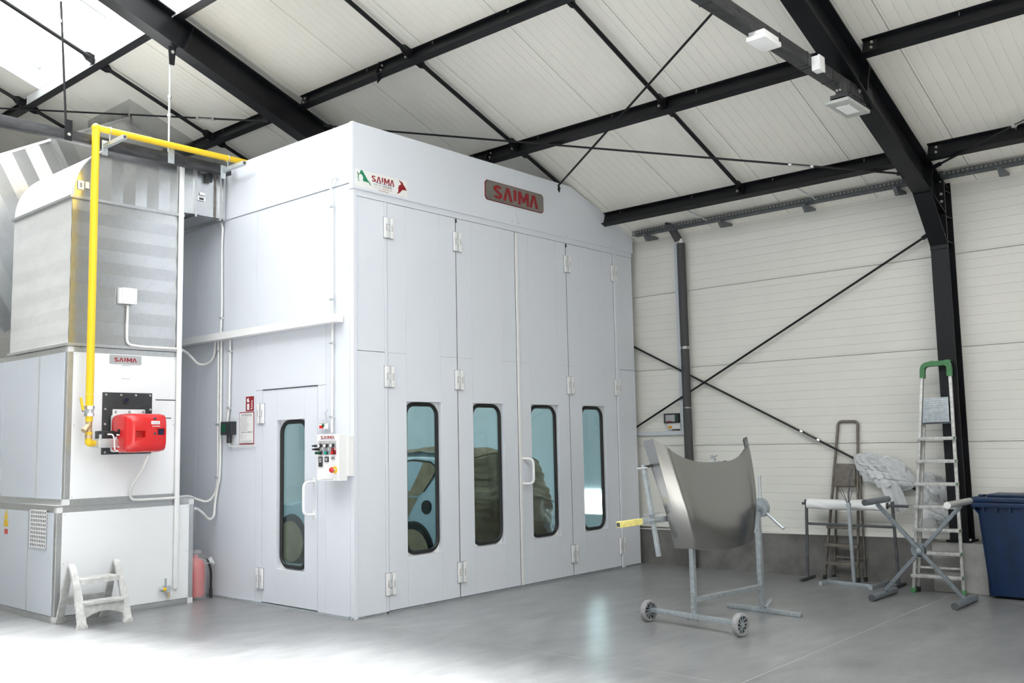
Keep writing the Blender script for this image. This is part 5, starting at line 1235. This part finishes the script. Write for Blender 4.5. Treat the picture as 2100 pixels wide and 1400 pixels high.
# hood skin: rows front edge (v=0) to windscreen edge (v=1)
HC = hp(.23, .16, TZ)
def hood_pt(u, v, inner=0.):
    hw = .515 + .30 * v - .135 * v * v
    au_ = abs(u)
    r0 = -.295 + .065 * au_ ** 2.2; r1 = .455 + .235 * au_ ** 3.0
    r = r0 + (r1 - r0) * v
    w_ = .07 * (1 - au_ ** 2.4) - .10 * max(0, .45 - v) ** 1.7 * 2.2 - .10 * max(0, v - .5) ** 2
    # two swage lines running from the corners to the nose and a raised centre
    c = .80 + .05 * v
    w_ += .010 * math.exp(-((au_ - c) / .05) ** 2) * (.4 + .6 * v) - .15 * max(0, au_ - c) - .35 * max(0, au_ - c) ** 2
    return HC + E1 * (u * hw) + UP * r + NO * (w_ - inner)
hd = thing('car_hood', HC - ZV * .33, 'metallic grey car hood panel clamped upright on the wheeled stand', 'car hood')
m = MB(); NU, NV = 72, 34
us = [-1 + 2 * i / NU for i in range(NU + 1)]
top = [[m.bm.verts.new(hood_pt(u, j / NV)) for j in range(NV + 1)] for u in us]
for i in range(NU):
    for j in range(NV): m.face([top[i][j], top[i + 1][j], top[i + 1][j + 1], top[i][j + 1]])
m.build('outer_skin', hd, 'hood', smooth=60)
def flange(pts_fn, n, depth, name, out=V((0, 0, 0))):
    m = MB(); prev = None
    for i in range(n + 1):
        p = pts_fn(i / n); dp_ = depth(i / n) if callable(depth) else depth; q = p - NO * dp_ + out * (dp_ / .055); cur = (m.bm.verts.new(p), m.bm.verts.new(q), m.bm.verts.new(q * 1.0 + (HC - q).normalized() * .035))
        if prev: m.face([prev[0], cur[0], cur[1], prev[1]]); m.face([prev[1], cur[1], cur[2], prev[2]])
        prev = cur
    m.build(name, hd, 'hood', smooth=30)
flange(lambda t: hood_pt(-1, t), NV, lambda t: .045 + .05 * t, 'side_flange', -E1 * .016); flange(lambda t: hood_pt(1, t), NV, .05, 'side_flange', E1 * .012); flange(lambda t: hood_pt(-1 + 2 * t, 1), NU, .022, 'rear_flange', UP * .004); flange(lambda t: hood_pt(-1 + 2 * t, 0), NU, .03, 'front_flange')
m = MB(); m.grid(lambda u, v: hood_pt(-.9 + 1.8 * u, .06 + .86 * v, .035 + .012 * math.sin(3 * PI * u) ** 2), 30, 14); m.build('inner_frame', hd, 'grey_paint', smooth=50)

# ================================================================== LADDERS
def ladder(name, bl, br, tl_, tr_, label, n, z0, dz, mat, cap, plat, back, rw=.05, rd=.03, treadd=.115, arch=False, plate_mat='alu_worn'):
    """bl,br: rail feet; tl_,tr_: rail tops. leaning; back: offset vector of folded rear legs at (foot, top)"""
    bl, br, tl_, tr_ = map(V, (bl, br, tl_, tr_)); t = thing(name, ((bl + br) / 2), label, 'ladder')
    across = (br - bl).normalized(); up = ((tl_ + tr_) / 2 - (bl + br) / 2).normalized(); nrm = across.cross(up).normalized()
    if nrm.x > 0: nrm = -nrm
    for a_, b_ in ((bl, tl_), (br, tr_)):
        MB().bar(a_, b_, rd, rw, nrm, .004).build('rail', t, mat)
        MB().bar(a_ - (b_ - a_).normalized() * .0, a_ + (b_ - a_).normalized() * .05, rd * 1.5, rw * 1.25, nrm, .004).build('foot', t, cap if cap != mat else 'rubber')
    for i in range(n):
        k = (z0 + dz * i) / ((tl_.z + tr_.z) / 2); p, q = bl.lerp(tl_, k), br.lerp(tr_, k)
        MB().obox((p + q) / 2 + V((-.02, 0, 0)), (q - p) / 2 + across * .012, V((treadd / 2, 0, 0)), V((0, 0, .017)), .003).build('tread', t, plate_mat)
        if cap == 'green':
            for e_ in (p, q): MB().obox(e_ + V((-.03, 0, 0)), across * .016, V((.022, 0, 0)), V((0, 0, .016))).build('tread_cap', t, cap)
    # platform folded up flat between the rails
    k0, k1 = plat[0] / tl_.z, plat[1] / tl_.z
    p0, q0, p1, q1 = bl.lerp(tl_, k0), br.lerp(tr_, k0), bl.lerp(tl_, k1), br.lerp(tr_, k1)
    ins = across * plat[2]
    b_ = MB(); of = nrm * .02
    b_.hexa([p0 + ins + of, q0 - ins + of, q0 - ins + of * 1.8, p0 + ins + of * 1.8, p1 + ins + of, q1 - ins + of, q1 - ins + of * 1.8, p1 + ins + of * 1.8], .003); pf = b_.build('platform', t, plat[3])
    nr = 11
    for i in range(nr):
        k = (i + .6) / nr; a_, c_ = (p0 + ins).lerp(p1 + ins, k) + of * 1.8, (q0 - ins).lerp(q1 - ins, k) + of * 1.8
        MB().bar(a_ + across * .012, c_ - across * .012, .010, .005, nrm).build('platform_rib', pf, plat[3])
    MB().bar(p0 + of * .5, q0 + of * .5, .03, .018, nrm).build('platform_hinge', t, 'grey_paint_dark' if cap == 'green' else mat)
    # top: moulded handle or bent tube loop
    if arch:
        pts = smooth_path([tl_ - up * .02, tl_ + up * .09, tr_ + up * .09, tr_ - up * .02], 8, .07); MB().tube(pts, .016, 10).build('top_loop', t, mat, smooth=60)
    else:
        pts = smooth_path([tl_ - up * .13, tl_ + up * .01, tr_ + up * .01, tr_ - up * .13], 8, .07)
        m = MB()
        rings = []
        for i, p in enumerate(pts):
            tg = (pts[min(i + 1, len(pts) - 1)] - pts[max(i - 1, 0)]).normalized(); sd_ = nrm; u_ = tg.cross(sd_).normalized()
            rings.append([m.bm.verts.new(p + sd_ * a_ * .034 + u_ * b_ * .024) for a_, b_ in ((-1, -1), (1, -1), (1, 1), (-1, 1))])
        for r0_, r1_ in zip(rings, rings[1:]): m.bridge(r0_, r1_)
        m.face(rings[0][::-1]); m.face(rings[-1]); m.build('top_handle', t, cap, smooth=50)
        MB().obox(tr_ + up * .015 - across * .02, across * .03, nrm * .036, up * .022, .004).build('hook', t, cap); MB().obox(tl_.lerp(tr_, .35) + up * .032, across * .02, nrm * .03, up * .008).build('handle_rib', t, cap)
    # rear legs, folded close behind
    for a_, b_, s_ in ((bl, tl_, 1), (br, tr_, -1)):
        f0, f1 = a_ + V(back[0]) + across * back[2] * s_, a_.lerp(b_, back[3]) + V(back[1]) + across * back[2] * s_
        MB().bar(f0, f1, rd * .9, rw * .7, nrm, .003).build('rear_leg', t, mat); MB().bar(f0, f0 + (f1 - f0).normalized() * .05, rd * 1.3, rw, nrm).build('foot', t, 'rubber')
    a_, b_ = bl + V(back[0]), br + V(back[0]); MB().bar(a_ + up * .25, b_ + up * .25, .02, .02, nrm).build('rear_brace', t, mat)
    return t
gl0, gl1 = PZ(1874, 1214, .0), PZ(1977, 1221, .0)
gtL, gtR = PX(1892, 750, 4.585), PX(1947, 745, 4.585)
ladder('step_ladder', gl0, gl1, gtL, gtR, 'tall aluminium step ladder with green top handle leaning against the black column', 7, .175, .232, 'alu_worn', 'green', (1.73, 1.985, .028, 'zinc'), ((.075, 0, .0), (.05, 0, 0), .02, .80))
bl0, bl1 = V((4.765, -2.49, 0)), V((4.765, -2.875, 0))
btL, btR = PX(1718, 880, 4.862), PX(1759, 880, 4.862)
ladder('step_ladder', bl0, bl1, btL - V((0, 0, 0)), btR, 'short brown worn step ladder with bent tube top leaning on the cream wall', 3, .19, .20, 'brown_steel', 'brown_steel', (1.05, 1.30, .02, 'brown_steel'), ((.085, -.06, .0), (.005, -.03, 0), .01, .72), rw=.035, rd=.022, treadd=.075, arch=True, plate_mat='brown_steel')

# ================================================================== RACKS AND TRESTLES
rs = thing('film_roll_stand', (4.66, -2.86, 0), 'dark tube stand carrying a wide roll in front of the brown ladder', 'stand')
LX = 4.64
def rb(name, p0, p1, r=.016, mat='grey_paint_dark'): return MB().cyl(p0, p1, r, 10).build(name, rs, mat)
yl, yr = -2.345, -3.345
rb('post', (LX, yl, .02), (LX, yl - .03, .87), .017); rb('post', (LX, yr - .02, .02), (LX, yr, .87), .017)
rb('foot', (4.46, yl, .018), (4.82, yl, .018), .017); rb('foot', (4.42, yr - .02, .018), (4.82, yr - .02, .018), .017)
rb('cross_bar', (LX, yl - .02, .63), (LX, yr - .01, .63), .014); rb('spindle', (LX, yl + .02, .855), (LX, yr - .165, .855), .015)
for y_ in (yl - .03, yr):
    for s_ in (-1, 1): rb('spindle_fork', (LX + s_ * .022, y_, .84), (LX + s_ * .03, y_, .90), .010)
ro = thing('film_roll', (LX, -2.86, .80), 'wide roll of white masking film lying on the tube stand', 'roll')
m = MB(); rows = []
ya, yb_ = -2.395, -3.29
for i in range(41):
    y = ya + (yb_ - ya) * i / 40; rows.append([m.bm.verts.new(V((LX + (.058 + .003 * math.sin(9 * y + 3 * t) + .0025 * math.sin(31 * y + 5 * t)) * math.cos(t), y, .853 + (.058 + .003 * math.sin(9 * y + 3 * t) + .002 * math.sin(27 * y - 4 * t)) * math.sin(t)))) for t in [2 * PI * k / 24 for k in range(24)]])
for a_, b_ in zip(rows, rows[1:]): m.bridge(a_, b_)
m.build('film', ro, 'film', smooth=60)
m = MB()
for y in (ya, yb_):
    r0_ = m.ring(V((LX, y, .853)), V((1, 0, 0)), V((0, 0, 1)), .058, 24); r1_ = m.ring(V((LX, y, .853)), V((1, 0, 0)), V((0, 0, 1)), .034, 24); m.bridge(r0_, r1_)
m.build('film_end', ro, 'film', smooth=0)
m = MB(); r0_ = m.ring(V((LX, ya, .853)), V((1, 0, 0)), V((0, 0, 1)), .034, 20); r1_ = m.ring(V((LX, yb_ - .001, .853)), V((1, 0, 0)), V((0, 0, 1)), .034, 20); m.bridge(r0_, r1_); m.build('core', ro, 'kraft_dark', smooth=60)

hsd = thing('wire_post_stand', (4.5, -2.93, 0), 'pale grey post on a low H-shaped base with a fan of wires on top', 'stand')
def hb(name, p0, p1, w_=.035, mat='zinc'): return MB().bar(p0, p1, w_, w_, (0, 0, 1), .003).build(name, hsd, mat)
a, b = PZ(1682, 1200, .0), PZ(1718, 1188, 0.0); c, d = PZ(1785, 1210, .0), PZ(1822, 1196, 0.0)
hb('foot', (4.33, -2.63, .02), (4.74, -2.63, .02), .04); hb('foot', (4.30, -3.19, .02), (4.80, -3.19, .02), .04); hb('base_bar', (4.52, -2.65, .02), (4.42, -3.17, .02), .04)
pb = PZ(1752, 1193, .04); pt = PX(1740, 1032, 4.44)
pb = V((4.47, pb.y + (4.47 - pb.x) * 0 - .02, .04)); pbx = PL(1752, 1192, (1, 0, 0), 4.47); pb = V((4.47, pbx.y, .03))
MB().bar(pb, pt, .034, .034, (1, 0, 0), .003).build('post', hsd, 'zinc')
for (px, py) in ((1722, 1005), (1727, 1003), (1738, 1006), (1742, 975), (1748, 1004)):
    e_ = PX(px, py, 4.46); MB().cyl(pt - V((0, 0, .02)), e_, .0035 if py > 980 else .006, 6).build('wire', hsd, 'grey_paint_dark')
e_ = PX(1742, 975, 4.46); e2_ = PX(1751, 958, 4.50); MB().cyl(e_, e2_, .007, 6).build('hook_wire', hsd, 'grey_paint_dark')
MB().cyl(pt - V((.02, 0, .01)), pt + V((.02, 0, -.01)), .022, 8).build('top_bolt', hsd, 'zinc')

xsn = thing('trestle', (3.92, -3.85, 0), 'dark grey steel X trestle with round padded bars in front of the tall ladder', 'trestle')
yL, yR, zt_ = -3.46, -4.245, .955
def xb(name, p0, p1, r, mat='grey_paint'): return MB().cyl(p0, p1, r, 12).build(name, xsn, mat)
for (y, x0, x1, z) in ((yL, 3.63, 4.26, .034), (yR, 3.58, 4.20, .034)):
    xb('foot_bar', (x0, y, z), (x1, y, z), .033, 'grey_paint'); MB().cyl((x0 - .003, y, z), (x0 + .004, y, z), .034, 12).build('bar_cap', xsn, 'grey_paint_dark')
for (y, x0, x1) in ((yL + .01, 3.62, 4.24), (yR, 3.56, 4.24)):
    xb('top_bar', (x0, y, zt_), (x1, y, zt_), .032, 'alu_worn' if y < -4 else 'grey_paint'); MB().cyl((x0 - .003, y, zt_), (x0 + .004, y, zt_), .0325, 12).build('bar_cap', xsn, 'plastic_grey' if y < -4 else 'grey_paint_dark')
XC = 3.93
MB().bar((XC - .02, yL, zt_ - .03), (XC - .02, yR, .05), .036, .036, (1, 0, 0), .003).build('leg', xsn, 'grey_paint'); MB().bar((XC + .02, yR, zt_ - .03), (XC + .02, yL, .05), .036, .036, (1, 0, 0), .003).build('leg', xsn, 'grey_paint')
yc_, zc_ = (yL + yR) / 2, (zt_ + .02) / 2
MB().cyl((XC - .0, yc_ + .02, zc_), (XC + .012, yc_ + .02, zc_), .075, 24).build('index_disc', xsn, 'grey_paint'); MB().bolt((XC - .038, yc_, zc_), (-1, 0, 0), .024, .02).build('pivot_bolt', xsn, 'zinc')
m = MB(); m.tube(arc((XC - .03, yc_, zc_), .055, 130, 300, 10, (0, 1, 0), (0, 0, 1)), .006, 6); m.build('spring', xsn, 'rubber')
for k in range(3): p = V((XC - .039, yL, zt_ - .03)).lerp(V((XC - .039, yR, .05)), .06 + .05 * k); MB().cyl(p, p + V((.004, 0, 0)), .006, 8).build('pin_hole', xsn, 'ink')

# blue wheelie bin
bi = thing('wheelie_bin', (4.62, -4.62, 0), 'dark blue plastic wheelie bin standing beside the concrete column block', 'bin')
def bq(z): # tapered body footprint at height z
    k = z / .90; return (4.44 - .05 * k, 4.84 + .03 * k, -4.31 + .055 * k, -4.86 - .06 * k)
m = MB()
lv = [.03, .10, .5, .86, .90]
rings = []
for z in lv:
    x0, x1, y0, y1 = bq(z); r_ = .05; ring = []
    for (cx, cy, a0) in ((x1 - r_, y0 - r_, 0), (x0 + r_, y0 - r_, 90), (x0 + r_, y1 + r_, 180), (x1 - r_, y1 + r_, 270)):
        for i in range(5): t = math.radians(a0 + 90 * i / 4); ring.append(m.bm.verts.new(V((cx + r_ * math.cos(t), cy + r_ * math.sin(t), z))))
    rings.append(ring)
for a_, b_ in zip(rings, rings[1:]): m.bridge(a_, b_)
m.face(rings[0][::-1]); m.build('body', bi, 'bin', smooth=50)
x0, x1, y0, y1 = bq(.9)
MB().box(x0 - .035, x1 + .0, y1 - .035, y0 + .035, .885, .935, .012).build('rim', bi, 'bin')
for k in range(5): MB().box(x0 - .03, x0 + .01, y0 - .075 - .12 * k - .008, y0 - .075 - .12 * k + .008, .84, .885).build('rim_rib', bi, 'bin')
MB().prism([V((x0 - .03, y0 + .03, .89)), V((x0 + .05, y0 + .03, .89)), V((x0 + .05, y0 - .02, .82)), V((x0 - .0, y0 - .02, .82))], (0, -.02, 0)).build('rim_bracket', bi, 'bin')
MB().box(x0 - .045, x1, y1 - .045, y0 + .04, .938, .985, .014).build('lid', bi, 'bin'); MB().box(x0 + .05, x1 - .05, y1 + .05, y0 - .09, .985, 1.012, .012).build('lid_panel', bi, 'bin')
MB().box(x0 + .10, x0 + .2, y0 - .05, y0 + .0, .985, 1.005, .006).build('lid_hinge', bi, 'bin')
for y_ in (y0 - .02, y1 + .02): MB().cyl((x1 - .11, y_ - .02, .09), (x1 - .11, y_ + .02, .09), .09, 18).build('wheel', bi, 'rubber')

# plastic film bundles tied over the brace rod
def bundle(name, c, ax_, lens, label, seed, drop=0.):
    random.seed(seed); ph = [random.uniform(0, 6) for _ in range(8)]
    c = V(c); ax_ = V(ax_).normalized(); n1 = V((-1, 0, 0)); n2 = ax_.cross(n1).normalized()
    def f(u, v):
        t = 2 * PI * u; k = math.sin(PI * min(max(v, .0), 1)) ** .55
        rr_ = 1 + .16 * math.sin(3 * t + 7 * v + ph[0]) + .13 * math.sin(5 * t - 11 * v + ph[1]) + .10 * math.sin(9 * t + 17 * v + ph[2]) + .07 * math.sin(13 * t - 29 * v + ph[3]) + .05 * math.sin(21 * t + 37 * v + ph[4]) + .04 * math.sin(6 * t - 53 * v + ph[5])
        p = c + ax_ * (lens[0] * (v - .5) * 2) + n1 * (lens[1] * k * rr_ * math.cos(t)) + n2 * (lens[2] * k * rr_ * math.sin(t))
        p.x = min(p.x, WX - .008); return p
    m = MB(); m.grid(f, 110, 80); t_ = thing(name, c - V((0, 0, lens[2])), label, 'plastic bundle'); m.build('film', t_, 'bag_film', smooth=35)
    return t_
rd_ = (wd - wc).normalized()
def onrod(y): return wc + (wd - wc) * ((y - wc.y) / (wd.y - wc.y))
b1 = bundle('plastic_bundle', onrod(-3.22) + V((-.045, 0, .035)), rd_ + V((0, 0, .05)), (.36, .085, .15), 'crumpled bundle of clear plastic film hung over the rod beside the brown ladder', 3)
m = MB(); q0 = onrod(-3.30)
m.grid(lambda u, v: q0 + V((-.10 - .02 * math.sin(9 * u + 4 * v), .13 - .20 * u - .16 * v * (1 - .2 * u), -.02 - .36 * v + .05 * u + .02 * math.sin(11 * u))), 14, 18); m.build('hanging_flap', b1, 'bag_film', smooth=25)
b2 = bundle('plastic_bundle', onrod(-3.78) + V((-.05, 0, .03)), (0, -.45, -.9), (.30, .075, .17), 'bulging clear plastic bundle behind the tall green-topped ladder', 8)
m = MB(); q1 = onrod(-3.62); m.grid(lambda u, v: q1 + V((-.09 + .02 * math.sin(8 * v), .05 - .13 * u - .05 * v, -.02 - .40 * v * (1 - .3 * u))), 10, 14); m.build('hanging_flap', b2, 'bag_film', smooth=25)
